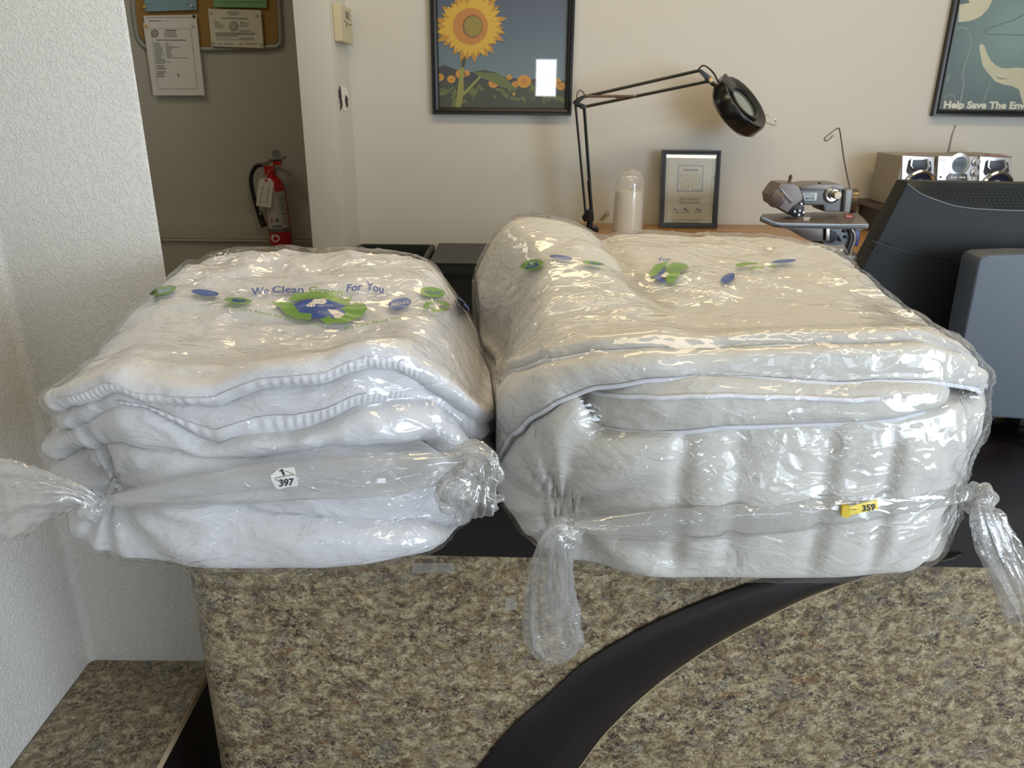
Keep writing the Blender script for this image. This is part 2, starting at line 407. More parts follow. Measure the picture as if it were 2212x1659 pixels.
# near-left wall: one textured skin turning the inside corner with a soft radius
def near_wall():
    R = 0.014; prof = [(XN, -2.6), (XN, 0.2)]
    n = 10
    for i in range(n+1):
        a = math.pi - (math.pi/2)*i/n
        prof.append((XN+R+R*math.cos(a), YN-R+R*math.sin(a)))
    prof += [(XE-.006, YN), (XE, YN+.004), (XE-.11, YN+.12), (XN-.12, YN+.12), (XN-.12, -2.6)]
    bm = bmesh.new(); bm_prism(bm, [(x, y, 0) for x, y in prof], (0, 0, 2.6))
    o = from_bm('wall_left', bm, PLASTER); me = o.data
    for p in me.polygons:
        if abs(p.normal.z) < .5: p.use_smooth = True
    me.set_sharp_from_angle(angle=math.radians(40))
    return structure(o)
near_wall()
XC = -0.582; XP0 = -0.695; YP = 2.64
structure(box('wall_back', XC, 3.1, YB, YB+.1, 0, 2.6, WALLP))
structure(box('wall_pilaster', XP0, XC, YP, YR, 0, 2.6, WALLP, bevel=.004))
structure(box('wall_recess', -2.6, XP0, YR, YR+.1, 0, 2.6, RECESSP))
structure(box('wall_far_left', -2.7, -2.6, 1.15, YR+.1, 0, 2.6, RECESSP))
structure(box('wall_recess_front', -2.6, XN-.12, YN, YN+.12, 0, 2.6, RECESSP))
bm = bmesh.new()
bm_box(bm, 3.0, 3.1, -2.6, -2.1, 0, 2.6); bm_box(bm, 3.0, 3.1, -.2, YB, 0, 2.6); bm_box(bm, 3.0, 3.1, -2.1, -.2, 0, .45); bm_box(bm, 3.0, 3.1, -2.1, -.2, 2.35, 2.6)
structure(from_bm('wall_right', bm, WALLP)); structure(box('window_4', 3.04, 3.045, -2.1, -.2, .45, 2.35, GLASS))
structure(box('floor', -2.7, 3.1, -2.7, YR+.1, -.1, 0, FLOORM))
structure(box('ceiling', -2.7, 3.1, -2.7, YR+.1, 2.6, 2.7, CEILP))
# shop front: low wall, head and piers round three window openings and a small added one
bm = bmesh.new()
bm_box(bm, XN, 3.0, -2.7, -2.6, 0, .55); bm_box(bm, XN, 3.0, -2.7, -2.6, 2.35, 2.6)
for x0, x1 in ((XN, -.46), (-.10, .20), (.42, .58), (1.72, 1.80), (2.94, 3.0)): bm_box(bm, x0, x1, -2.7, -2.6, .55, 2.35)
bm_box(bm, -.46, -.10, -2.7, -2.6, .55, .75); bm_box(bm, -.46, -.10, -2.7, -2.6, 1.25, 2.35); bm_box(bm, .20, .42, -2.7, -2.6, .55, 1.50); bm_box(bm, .20, .42, -2.7, -2.6, 1.86, 2.35)
structure(from_bm('wall_front', bm, WALLP))
for i, (x0, x1, z0, z1) in enumerate(((.58, 1.72, .55, 2.35), (1.80, 2.94, .55, 2.35), (.20, .42, 1.5, 1.86), (-.46, -.10, .75, 1.25))):
    structure(box('window_%d' % (i+1 if i < 3 else 5), x0, x1, -2.66, -2.655, z0, z1, GLASS))  # the last, low pane is made up to go with the added streak light
# chair rail grooves / boards on the recess wall
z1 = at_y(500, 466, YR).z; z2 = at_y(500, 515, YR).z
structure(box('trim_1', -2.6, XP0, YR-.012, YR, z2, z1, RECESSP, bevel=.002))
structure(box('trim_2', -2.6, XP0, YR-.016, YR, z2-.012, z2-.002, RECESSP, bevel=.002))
# bare patch of torn plaster where a box was removed from the return wall
def patch():
    g = thing('torn_wall_patch', 'torn patch of plaster with dark holes on the narrow wall below the thermostat', 'wall damage', at_y(752, 218, YP+.14))
    rnd = random.Random(5)
    dk = mat('bare_dark_wall', lin(50, 46, 40), .8); lt = mat('torn_white_paint', lin(225, 223, 216), .6)
    def blob(name, yc, zc, w, h, m, off):
        pts = []
        for i in range(16):
            a = 2*math.pi*i/16; r = .75+.5*rnd.random()
            pts.append((XC+.0006, yc+w*r*math.cos(a), zc+h*r*math.sin(a)))
        bm = bmesh.new(); bm_prism(bm, pts, (off, 0, 0)); from_bm(name, bm, m, g)
    z = at_y(752, 216, YP+.13).z
    blob('torn_paper', YP+.13, z, .075, .038, lt, .0015)
    blob('dark_hole', YP+.07, z+.004, .022, .034, dk, .0025)
    blob('dark_hole', YP+.165, z-.008, .022, .022, dk, .0025)
patch()
# ------------------------------------------------------------------ service counter
def counter():
    g = thing('service_counter', 'granite laminate service counter with dark top and black curved swoosh on its front', 'counter', (0.4, 1.2, 0))
    yf = lambda x: 0.868 - 0.021*x
    zt = at_y(2150, 1106, yf(.6)).z; zb = at_y(1120, 1202, yf(0)).z
    xl, xr, yb = -0.455, 2.4, 1.62
    def outline(inset=0.0, r=.055):
        pts = [(xr, yf(xr)-inset)]
        cx, cy = xl+r, yf(xl)+r
        for i in range(9):
            a = -math.pi/2 - (math.pi/2)*i/8; pts.append((cx+(r+inset)*math.cos(a), cy+(r+inset)*math.sin(a)))
        pts += [(xl-inset, yb), (xr, yb)]; return pts
    bm = bmesh.new(); bm_prism(bm, [(x, y, 0) for x, y in outline()], (0, 0, zb-.001))
    o = from_bm('front_panel', bm, GRANITE, g, True, 'granite patterned front panel'); o.data.set_sharp_from_angle(angle=math.radians(40))
    bm = bmesh.new(); bm_prism(bm, [(x, y, zb) for x, y in outline(.003)], (0, 0, zt-zb))
    bmesh.ops.bevel(bm, geom=[e for e in bm.edges if abs(e.verts[0].co.z-zt) < 1e-5 and abs(e.verts[1].co.z-zt) < 1e-5], offset=.0025, segments=3, affect='EDGES')
    o = from_bm('countertop', bm, BLKLAM, g, True, 'dark espresso countertop'); o.data.set_sharp_from_angle(angle=math.radians(40))
    # swoosh
    up = [(860, 1830), (960, 1740), (1030, 1659), (1100, 1572), (1180, 1502), (1240, 1446), (1300, 1403), (1400, 1347), (1500, 1302), (1620, 1258), (1740, 1228), (1900, 1206), (2060, 1190)]
    lo = [(1130, 1830), (1180, 1750), (1250, 1659), (1300, 1592), (1360, 1530), (1405, 1490), (1450, 1455), (1540, 1395), (1650, 1336), (1760, 1284), (1900, 1236), (2010, 1207), (2080, 1193)]
    n0 = (0.021, 1, 0); pn = Vector((-0.021, -1, 0)).normalized()
    P0 = (0, yf(0), 0)
    def pl(lst): return spline([at_plane(x, y, P0, n0) for x, y in lst], 6)
    A, B = pl(up), pl(lo)
    prof = [(0, 0), (0.0, .003), (.02, .005), (.30, .0105), (.52, .0145), (.60, .0150), (.68, .0138), (.85, .0085), (.97, .002), (1.0, 0.0)]
    V, Fc = [], []; k = len(prof)
    for a, b in zip(A, B):
        w = min(1, (a-b).length/.03)
        for t, h in prof: V.append(a.lerp(b, t)+pn*h*w)
    for i in range(len(A)-1):
        for j in range(k-1): Fc.append((i*k+j, i*k+j+1, (i+1)*k+j+1, (i+1)*k+j))
    mesh('swoosh_trim', V, Fc, BLKLAM, g, True, 'black curved swoosh band')
    bm = bmesh.new(); bm_tube(bm, [p+pn*.001 for p in B], .0011, 6); from_bm('swoosh_edge', bm, EDGE, g, True, 'thin tan edge line')
    # bits of clear tape
    TP = film_mat('tape', milk=.18, crinkle=.2, scale=90, refl=.08)
    for (px, py, w, h) in ((1104, 1303, 24, 26), (935, 1226, 90, 22)):
        q = [at_plane(px+dx*w/2, py+dy*h/2, P0, n0)+pn*.0008 for dx, dy in ((-1, -1), (1, -1), (1, 1), (-1, 1))]
        bm = bmesh.new(); bm_prism(bm, q, pn*.0004); from_bm('tape_scrap', bm, TP, g, False, 'scrap of clear tape')
    return zt, zb
CT_Z, CB_Z = counter()
def bench():
    z = at_y(300, 1426, YN).z
    xr = at_z(440, 1466, z).x
    g = thing('low_bench', 'low granite topped ledge in the corner left of the counter', 'bench', (-.66, .7, 0))
    box('bench_top', XN+.001, xr, .2, YN-.001, z-.018, z, GRANITE, g, .0015, 1, label='granite patterned top')
    box('bench_edge', xr, xr+.0012, .2, YN-.001, z-.016, z-.001, EDGE, g, label='pale edge strip')
    box('bench_base', XN+.001, xr-.002, .21, YN-.001, 0, z-.018, BLKLAM, g, label='black base panel')
bench()
# ------------------------------------------------------------------ things along the back wall
Y0 = YB
def px_art(art, Y, off=0.0):
    """returns add(ptspx, mat, layer) that lays flat shapes on the plane y = Y"""
    def add(pts, m, layer=0, faces=None): art.add([at_y(x, y, Y-off-layer*.00035) for x, y in pts], m, faces)
    return add
def px_text(add, t, x0, y0, w, h, m, layer, bold=0.0, shear=0.0, slope=0.0):
    V, Fc = text_box(t, x0, y0, w, h, bold, shear)
    if slope: V = [(x, y+(x-x0)*slope) for x, y in V]
    if V: add(V, m, layer, Fc)

def frame_box(name, parent, x0, x1, z0, z1, yb, d, w, m, tilt=None, label=None):
    """mitred picture frame with stepped face; outer rectangle in world x/z, back at yb, depth d"""
    prof = [(0, 0), (0, d), (w*.35, d), (w*.5, d*.8), (w*.85, d*.72), (w, d*.45), (w, 0)]
    V, Fc = [], []
    for u, h in prof:
        V += [(x0+u, yb-h, z0+u), (x1-u, yb-h, z0+u), (x1-u, yb-h, z1-u), (x0+u, yb-h, z1-u)]
    n = len(prof)
    for i in range(n):
        for k in range(4):
            j = (i+1) % n; Fc.append((i*4+k, i*4+(k+1) % 4, j*4+(k+1) % 4, j*4+k))
    if tilt is not None: V = [tilt @ Vector(v) for v in V]
    me_o = mesh(name, V, Fc, m, parent, False, label)
    bm = bmesh.new(); bm.from_mesh(me_o.data); recalc(bm); bm.to_mesh(me_o.data); bm.free()
    return me_o

def sunflower_poster():
    bl = at_y(935, 249, Y0-.02); br = at_y(1234, 247, Y0-.02)
    x0, x1, z0 = bl.x, br.x, (bl.z+br.z)/2; z1 = z0+.70
    g = thing('sunflower_poster', 'black framed sunflower photograph hanging on the wall above the left bundle', 'picture', (x0, Y0, z0))
    frame_box('picture_frame', g, x0, x1, z0, z1, Y0-.001, .024, .024, BLKM)
    Ya = Y0-.004; art = Art(); add = px_art(art, Ya)
    def sky():
        m = bpy.data.materials.new('printed_sky'); m.use_nodes = True; nt = m.node_tree; b = nt.nodes['Principled BSDF']; b.inputs['Roughness'].default_value = .5
        tc = nt.nodes.new('ShaderNodeTexCoord'); sp = nt.nodes.new('ShaderNodeSeparateXYZ'); nt.links.new(tc.outputs['Object'], sp.inputs[0])
        mr = nt.nodes.new('ShaderNodeMapRange'); mr.inputs[1].default_value = z0+.08; mr.inputs[2].default_value = z1; nt.links.new(sp.outputs[2], mr.inputs[0])
        r = nt.nodes.new('ShaderNodeValToRGB'); e = r.color_ramp.elements; e[0].color = (*lin(116, 138, 148), 1); e[1].color = (*lin(60, 62, 92), 1); e[1].position = .62
        x = e.new(.3); x.color = (*lin(84, 104, 124), 1)
        nt.links.new(mr.outputs[0], r.inputs[0]); nt.links.new(r.outputs[0], b.inputs['Base Color']); return m
    P = lambda n, *c: mat(n, lin(*c), .5, noise=(120, .16))
    yel, yeld, org, grn, dgr, lgr, far, sm = P('printed_yellow', 222, 180, 44), P('printed_deep_yellow', 196, 142, 30), P('printed_orange', 196, 130, 46), P('printed_olive', 98, 112, 50), P('printed_dark_green', 48, 58, 40), P('printed_stem', 150, 150, 64), P('printed_far_trees', 40, 44, 56), P('printed_small_flower', 214, 152, 36)
    cen = P('printed_seed_green', 150, 136, 44)
    ins = .022
    art.add([(x0+ins, Ya, z0+ins), (x1-ins, Ya, z0+ins), (x1-ins, Ya, z1-ins), (x0+ins, Ya, z1-ins)], sky())
    R_ = random.Random(3)
    top = [(944, 148), (960, 140), (985, 150), (1010, 154), (1040, 158), (1070, 162), (1100, 168), (1140, 172), (1180, 166), (1222, 176)]
    add(top+[(1224, 236), (946, 238)], far, 1)
    top2 = [(944, 186)]+[(944+i*14, 178+R_.uniform(-6, 6)) for i in range(1, 20)]+[(1223, 184)]
    add(top2+[(1224, 236), (945, 238)], dgr, 2)
    for k in range(60):
        x, y = R_.uniform(950, 1215), R_.uniform(188, 228); a = R_.uniform(0, 3)
        add(circle(x, y, R_.uniform(6, 16), R_.uniform(2, 5), 10, a), R_.choice([grn, dgr, P('printed_leaf', 66, 78, 50) if k == 0 else grn, dgr]), 3+R_.random()*.5)
    for x, y, r in ((950, 167, 10), (975, 171, 10), (995, 160, 12), (1008, 158, 8), (1066, 180, 12), (1100, 167, 7), (1113, 182, 8), (1132, 176, 17), (1172, 150, 13), (1198, 180, 10), (1212, 186, 11), (1110, 203, 4), (1085, 182, 7), (1205, 176, 8)):
        pts = []
        for i in range(28):
            a = 2*math.pi*i/28; rr = r*(1.0 if i % 2 else .8); pts.append((x+rr*math.cos(a), y+rr*.9*math.sin(a)))
        add(pts, sm, 4); add(circle(x, y, r*.4, r*.36, 12), org, 5)
    # big leaf, stems
    add([(1023, 156), (1045, 152), (1075, 158), (1095, 172), (1115, 192), (1090, 190), (1060, 176), (1035, 166)], grn, 6)
    add([(1023, 154), (1045, 151), (1078, 158), (1050, 157)], dgr, 7)
    add([(941, 84), (958, 74), (962, 82), (946, 92)], grn, 6)
    add([(997, 122), (1006, 122), (1001, 160), (1002, 200), (994, 236), (984, 236), (990, 180), (995, 150)], lgr, 7)
    add([(999, 202), (1036, 164), (1040, 166), (1002, 207)], lgr, 7.2)
    add([(998, 112), (1011, 110), (1003, 146), (997, 146)], dgr, 7.4)
    cx, cy = 1016, 57
    for ringn, (L0, wd, mt, lay) in enumerate(((80, 9.5, yeld, 8), (74, 8.5, yel, 9))):
        n = 30
        for i in range(n):
            a = 2*math.pi*(i+.5*ringn)/n + R_.uniform(-.05, .05); Lr = L0*R_.uniform(.82, 1.05); c, s = math.cos(a), math.sin(a)
            pr = [(30, -wd*.6), (Lr*.6, -wd), (Lr*.85, -wd*.6), (Lr, R_.uniform(-2, 2)), (Lr*.82, wd*.55), (Lr*.58, wd), (30, wd*.6)]
            add([(cx+r*c-t*s, cy+r*s+t*c) for r, t in pr], mt, lay+R_.random()*.6)
    add(circle(cx, cy, 38, 40, 36), org, 10.2); add(circle(cx+5, cy, 22, 25, 30), P('printed_seed_brown', 132, 84, 40), 10.8); add(circle(cx+6, cy, 19, 22, 30), cen, 11.2)
    art.build('printed_picture', g, 'printed sunflower picture')
    box('glass_pane', x0+.02, x1-.02, Y0-.0128, Y0-.0118, z0+.02, z1-.02, glass_mat('poster_glass', .07), g)
sunflower_poster()

def hanger_poster():
    bl = at_y(2015, 248, Y0-.02); x0 = bl.x; z0 = bl.z-.004; x1 = x0+.50; z1 = z0+.70
    g = thing('environment_poster', 'black framed teal poster with hands and wire hanger, cut by the photo edge', 'picture', (x0, Y0, z0))
    frame_box('picture_frame', g, x0, x1, z0, z1, Y0-.001, .024, .022, BLKM)
    Ya = Y0-.004; art = Art(); add = px_art(art, Ya)
    m = bpy.data.materials.new('printed_teal'); m.use_nodes = True; nt = m.node_tree; b = nt.nodes['Principled BSDF']
    tc = nt.nodes.new('ShaderNodeTexCoord'); vm = nt.nodes.new('ShaderNodeVectorMath'); vm.operation = 'DISTANCE'
    nt.links.new(tc.outputs['Object'], vm.inputs[0]); vm.inputs[1].default_value = tuple(at_y(2212, 60, Ya))
    r = nt.nodes.new('ShaderNodeValToRGB'); e = r.color_ramp.elements
    e[0].position = .05; e[0].color = (*lin(128, 160, 158), 1); e[1].position = .42; e[1].color = (*lin(58, 66, 64), 1)
    q = e.new(.24); q.color = (*lin(84, 108, 112), 1)
    nt.links.new(vm.outputs['Value'], r.inputs[0]); nt.links.new(r.outputs[0], b.inputs['Base Color'])
    ins = .02
    art.add([(x0+ins, Ya, z0+ins), (x1-ins, Ya, z0+ins), (x1-ins, Ya, z1-ins), (x0+ins, Ya, z1-ins)], m)
    skin = mat('printed_pale_skin', lin(206, 204, 176), .5, noise=(25, .12)); dk = mat('printed_shadow_line', lin(120, 124, 112), .5)
    line = mat('printed_thin_line', lin(70, 84, 84), .5); wht = mat('printed_white', lin(226, 224, 206), .5); grey = mat('printed_glow_line', lin(140, 154, 152), .5)
    add([(2078, -30), (2150, -30), (2144, 0), (2134, 20), (2119, 35), (2105, 42), (2092, 46), (2070, 48), (2073, 10), (2095, 6)], skin, 1)
    # hand
    hand = [(2116, 97), (2121, 95), (2127, 100), (2133, 118), (2141, 132), (2150, 140), (2162, 147), (2178, 148), (2196, 146), (2225, 148), (2260, 150), (2262, 190), (2245, 250), (2218, 250), (2207, 215), (2201, 193), (2185, 186), (2166, 182), (2150, 176), (2141, 165), (2130, 153), (2123, 143), (2119, 125), (2116, 108)]
    add(hand, skin, 2)
    add([(2146, 163), (2160, 168), (2182, 171), (2160, 171)], dk, 3)
    def stroke(pts, w, mt, lay):
        for (xa, ya), (xb, yb) in zip(pts, pts[1:]):
            L = math.hypot(xb-xa, yb-ya) or 1; nx, ny = -(yb-ya)/L*w, (xb-xa)/L*w
            add([(xa+nx, ya+ny), (xb+nx, yb+ny), (xb-nx, yb-ny), (xa-nx, ya-ny)], mt, lay)
    stroke([(2232, 22), (2190, 43), (2136, 61), (2129, 64), (2127, 70), (2132, 74), (2260, 77)], .7, line, 2)
    stroke([(2066, 62), (2080, 59), (2090, 64), (2096, 78), (2098, 92), (2094, 112), (2084, 140), (2080, 160), (2082, 180), (2078, 205), (2074, 222)], 1.2, grey, 2)
    stroke([(2046, 180), (2050, 160)], 1, grey, 2.2)
    stroke([(2040, 212), (2050, 203), (2060, 206), (2064, 220)], .8, grey, 2.2)
    stroke([(2140, 180), (2130, 200), (2124, 222)], .8, grey, 1.5)
    px_text(add, 'Help Save The Environment', 2038, 233, 262, 15, wht, 4, bold=.045, shear=.16, slope=.012)
    art.build('printed_picture', g, 'printed teal picture')
    box('glass_pane', x0+.02, x1-.02, Y0-.0128, Y0-.0118, z0+.02, z1-.02, glass_mat('poster_glass_b', .06), g)
hanger_poster()

def thermostat():
    # on the narrow wall facing right (x = XC)
    zc = at_y(745, 52, YP+.13); z0, z1 = at_y(742, 93, YP+.12).z, at_y(742, 12, YP+.12).z
    ya, yb = YP+.045, YP+.225
    g = thing('thermostat', 'beige wall thermostat with small grey screen beside the sunflower poster', 'thermostat', (XC, YP+.13, z0))
    C = mat('aged_beige_plastic', lin(192, 182, 150), .4)
    box('body', XC, XC+.026, ya, yb, z0, z1, C, g, .006, 3)
    h = z1-z0
    box('screen', XC+.026, XC+.0275, ya+.075, ya+.13, z1-.34*h, z1-.14*h, mat('lcd_grey', lin(92, 94, 84), .3), g, .001)
    for k in range(2): box('button', XC+.026, XC+.029, ya+.140, ya+.155, z1-(.2+.13*k)*h, z1-(.13+.13*k)*h, C, g, .001)
    tube('cover_seam', [(XC+.0265, ya+.045, z1-.40*h), (XC+.0268, ya+.10, z1-.47*h), (XC+.0265, ya+.165, z1-.45*h)], .0013, GREYINK, g, 6, smoothpts=5)
    box('brand_mark', XC+.026, XC+.0265, ya+.068, ya+.085, z1-.58*h, z1-.50*h, GREYINK, g)
thermostat()

def corkboard():
    g = thing('cork_board', 'cork notice board with grey rounded frame on the shaded rear wall', 'notice board', at_y(450, 60, YR))
    Y = YR-.004
    pts = [(286, -120), (288, 10), (291, 40), (296, 75), (303, 90), (313, 100), (330, 103), (450, 106), (590, 101), (600, 96), (606, 84), (602, 0), (596, -120)]
    pts3 = [at_y(x, y, Y) for x, y in pts]
    inner = [(290, -120), (292, 10), (295, 40), (300, 72), (306, 85), (316, 95), (331, 98.5), (450, 101), (588, 97), (596, 92), (601, 82), (597, 0), (591, -120)]
    bm = bmesh.new(); bm_prism(bm, [at_y(x, y, YR-.012) for x, y in inner], (0, .01, 0))
    from_bm('cork_panel', bm, mat('cork', lin(150, 116, 62), .85, noise=(260, .35), bump=(300, .4, .001)), g, label='brown cork panel')
    bm = bmesh.new(); bm_tube(bm, spline([at_y(x, y, YR-.012) for x, y in pts], 4), .009, 8); recalc(bm)
    from_bm('board_frame', bm, mat('grey_frame', lin(150, 150, 136), .4), g, True, label='grey frame')
    Yp = YR-.024
    def paper(name, quad, m, label, lines, layer=0, pins=(), extra=None):
        t = thing(name, label, 'notice', at_y(*quad[0], YR-.02)); t['group'] = 'notices on the cork board'; del t['group']
        yy = YR-.0245-layer*.002
        bm = bmesh.new(); bm_prism(bm, [at_y(x, y, yy) for x, y in quad], (0, .0008, 0)); from_bm('sheet', bm, m, t)
        art = Art(); add = px_art(art, yy-.0008)
        lines(add); 
        if art.v: art.build('printing', t)
        for x, y, pm in pins: lathe('push_pin', [(.0, .0), (.004, 0), (.006, .004), (.006, .008), (0, .009)], at_y(x, y, yy-.0006), (0, -1, 0), pm, t, 10)
    def strip(add, x0, y0, x1, y1, h, m, lay=0): add([(x0, y0), (x1, y1), (x1, y1+h), (x0, y0+h)], m, lay)
    pb, pg = mat('pale_blue_paper', lin(130, 160, 168), .7), mat('pale_green_paper', lin(120, 158, 112), .7)
    pin_w, pin_y, pin_g = mat('pin_white', lin(200, 196, 180), .4), mat('pin_yellow', lin(214, 180, 60), .4), mat('pin_green', lin(20, 60, 34), .4)
    faint = mat('faint_ink', lin(148, 144, 132), .7); purple = mat('faded_purple_ink', lin(126, 118, 128), .7); blueink = mat('faded_blue_ink', lin(104, 128, 136), .7)
    def l_blue(add):
        for k in range(3): strip(add, 316, 8-k*14, 330+k*20, 8-k*14, 1.6, blueink)
        strip(add, 404, 8, 414, 8, 1.6, blueink); strip(add, 310, -8, 420, -8, 1.5, blueink)
    paper('blue_notice', [(305, -110), (418, -110), (425, 21), (313, 25)], pb, 'pale blue paper notice pinned at top left of the cork board', l_blue, 1, ((313, 15, pin_y), (415, 12, pin_w)))
    def l_green(add):
        strip(add, 480, 4, 570, 4, 1.5, mat('green_ink', lin(90, 124, 88), .7)); strip(add, 470, -12, 566, -12, 1.5, GREYINK)
    paper('green_notice', [(458, -110), (572, -110), (576, 17), (461, 15)], pg, 'pale green paper notice pinned at top right of the cork board', l_green, 1)
    def l_back(add):
        add([(314, 37), (420, 37), (420, 38.2), (314, 38.2)], GREYINK); strip(add, 322, 44, 350, 44, 2.2, GREYINK); strip(add, 354, 44, 412, 44, 2.2, GREYINK)
    paper('notice_sheet', [(310, 34), (424, 32), (430, 84), (318, 92)], PAPER, 'white notice mostly covered by the longer sheet hanging below the board', l_back, 1, ((420, 36, pin_g),))
    def l_long(add):
        add(circle(334.5, 72.5, 8, 9, 20), GREYINK, 0); add(circle(334.5, 72.5, 6, 7, 20), mat('seal_grey', lin(160, 154, 148), .7), 1)
        strip(add, 357, 64.5, 381, 64.5, 3, GREYINK)
        for k in range(5): strip(add, 353+k*.4, 69.5+k*2.4, 380+k, 69.5+k*2.4, 1.3, faint)
        strip(add, 337, 85.5, 402, 85.5, 2.3, GREYINK)
        for a in ((326, 62, 412, 62), ): add([(326, 61.5), (412, 62), (412, 62.8), (326, 62.3)], faint)
        add([(325.5, 62), (326.5, 62), (342.5, 192), (341.5, 192)], faint); add([(411.5, 62), (412.5, 62), (427.5, 191), (426.5, 191)], faint); add([(342, 191.4), (427, 191), (427, 192), (342, 192.4)], faint)
        w1 = [12, 17, 14, 20, 18, 16, 19, 14, 20, 15, 12, 20, 21, 22, 18]; w2 = [9, 8, 18, 34, 14, 12, 10, 11, 13, 12, 46, 0, 0, 8, 0]
        for k in range(15):
            y = 92.5+k*3.15; x = 332+k*.42
            strip(add, x, y, x+w1[k], y, 1.6, faint if k % 2 else blueink)
            if w2[k]: strip(add, x+24, y, x+24+w2[k], y, 1.5, blueink if k % 2 else faint)
        for y, w in ((142, 16), (147, 20), (154, 19), (158.5, 15), (163.5, 16)): strip(add, 339, y, 339+w, y, 2.6, purple)
        for y, w in ((158.5, 3), (161, 4), (164, 7)): strip(add, 383, y, 383+w, y, 2, GREYINK)
    paper('notice_sheet', [(309, 50), (424, 38), (442, 206), (331, 206)], PAPER, 'long white printed notice with round seal hanging below the cork board edge', l_long, 2.4, ((317, 57, pin_y), (416, 55, pin_w)))
    def l_cert(add):
        for k, w in enumerate((22, 30, 26, 16)): strip(add, 504-w/2, 24+k*2.6, 504+w/2, 24.4+k*2.6, 1.4, faint)
        strip(add, 478, 38.2, 536, 39.4, 2.2, GREYINK)
        add(circle(505, 57, 10, 11.5, 22), faint); add(circle(504, 56, 6, 7, 18), mat('seal_pale', lin(168, 164, 150), .7), 1)
        for k, w in enumerate((8, 12, 18, 20, 22)): strip(add, 463+k*.3, 46+k*3.1, 463+w, 46+k*3.1, 1.5, faint)
        for k, w in enumerate((10, 22, 18, 16)): strip(add, 518, 47+k*3.1, 518+w, 47+k*3.1, 1.5, faint)
        strip(add, 517, 66, 542, 66.5, 1.6, GREYINK)
        for k, w in enumerate((86, 84, 48)): strip(add, 466, 70+k*3.1, 466+w, 71+k*3.1, 1.7, GREYINK)
        for k, w in enumerate((30, 84)): strip(add, 467, 80.5+k*4.4, 467+w, 81+k*4.4, 1.4, faint)
        strip(add, 517, 82, 548, 82.4, 1.6, GREYINK)
        for a, w in ((470, 11), (484, 20), (516, 11), (530, 26)): strip(add, a, 94, a+w, 94.4, 1.7, GREYINK)
    paper('certificate_sheet', [(449, 19), (563, 22), (570, 104), (457, 100)], mat('cream_paper', lin(206, 200, 178), .7), 'cream certificate with pale round seal pinned at lower right of the cork board', l_cert, 2, ((455, 26, pin_w), (554, 31, pin_w), (460, 90, pin_w), (564, 94, pin_w)))
corkboard()

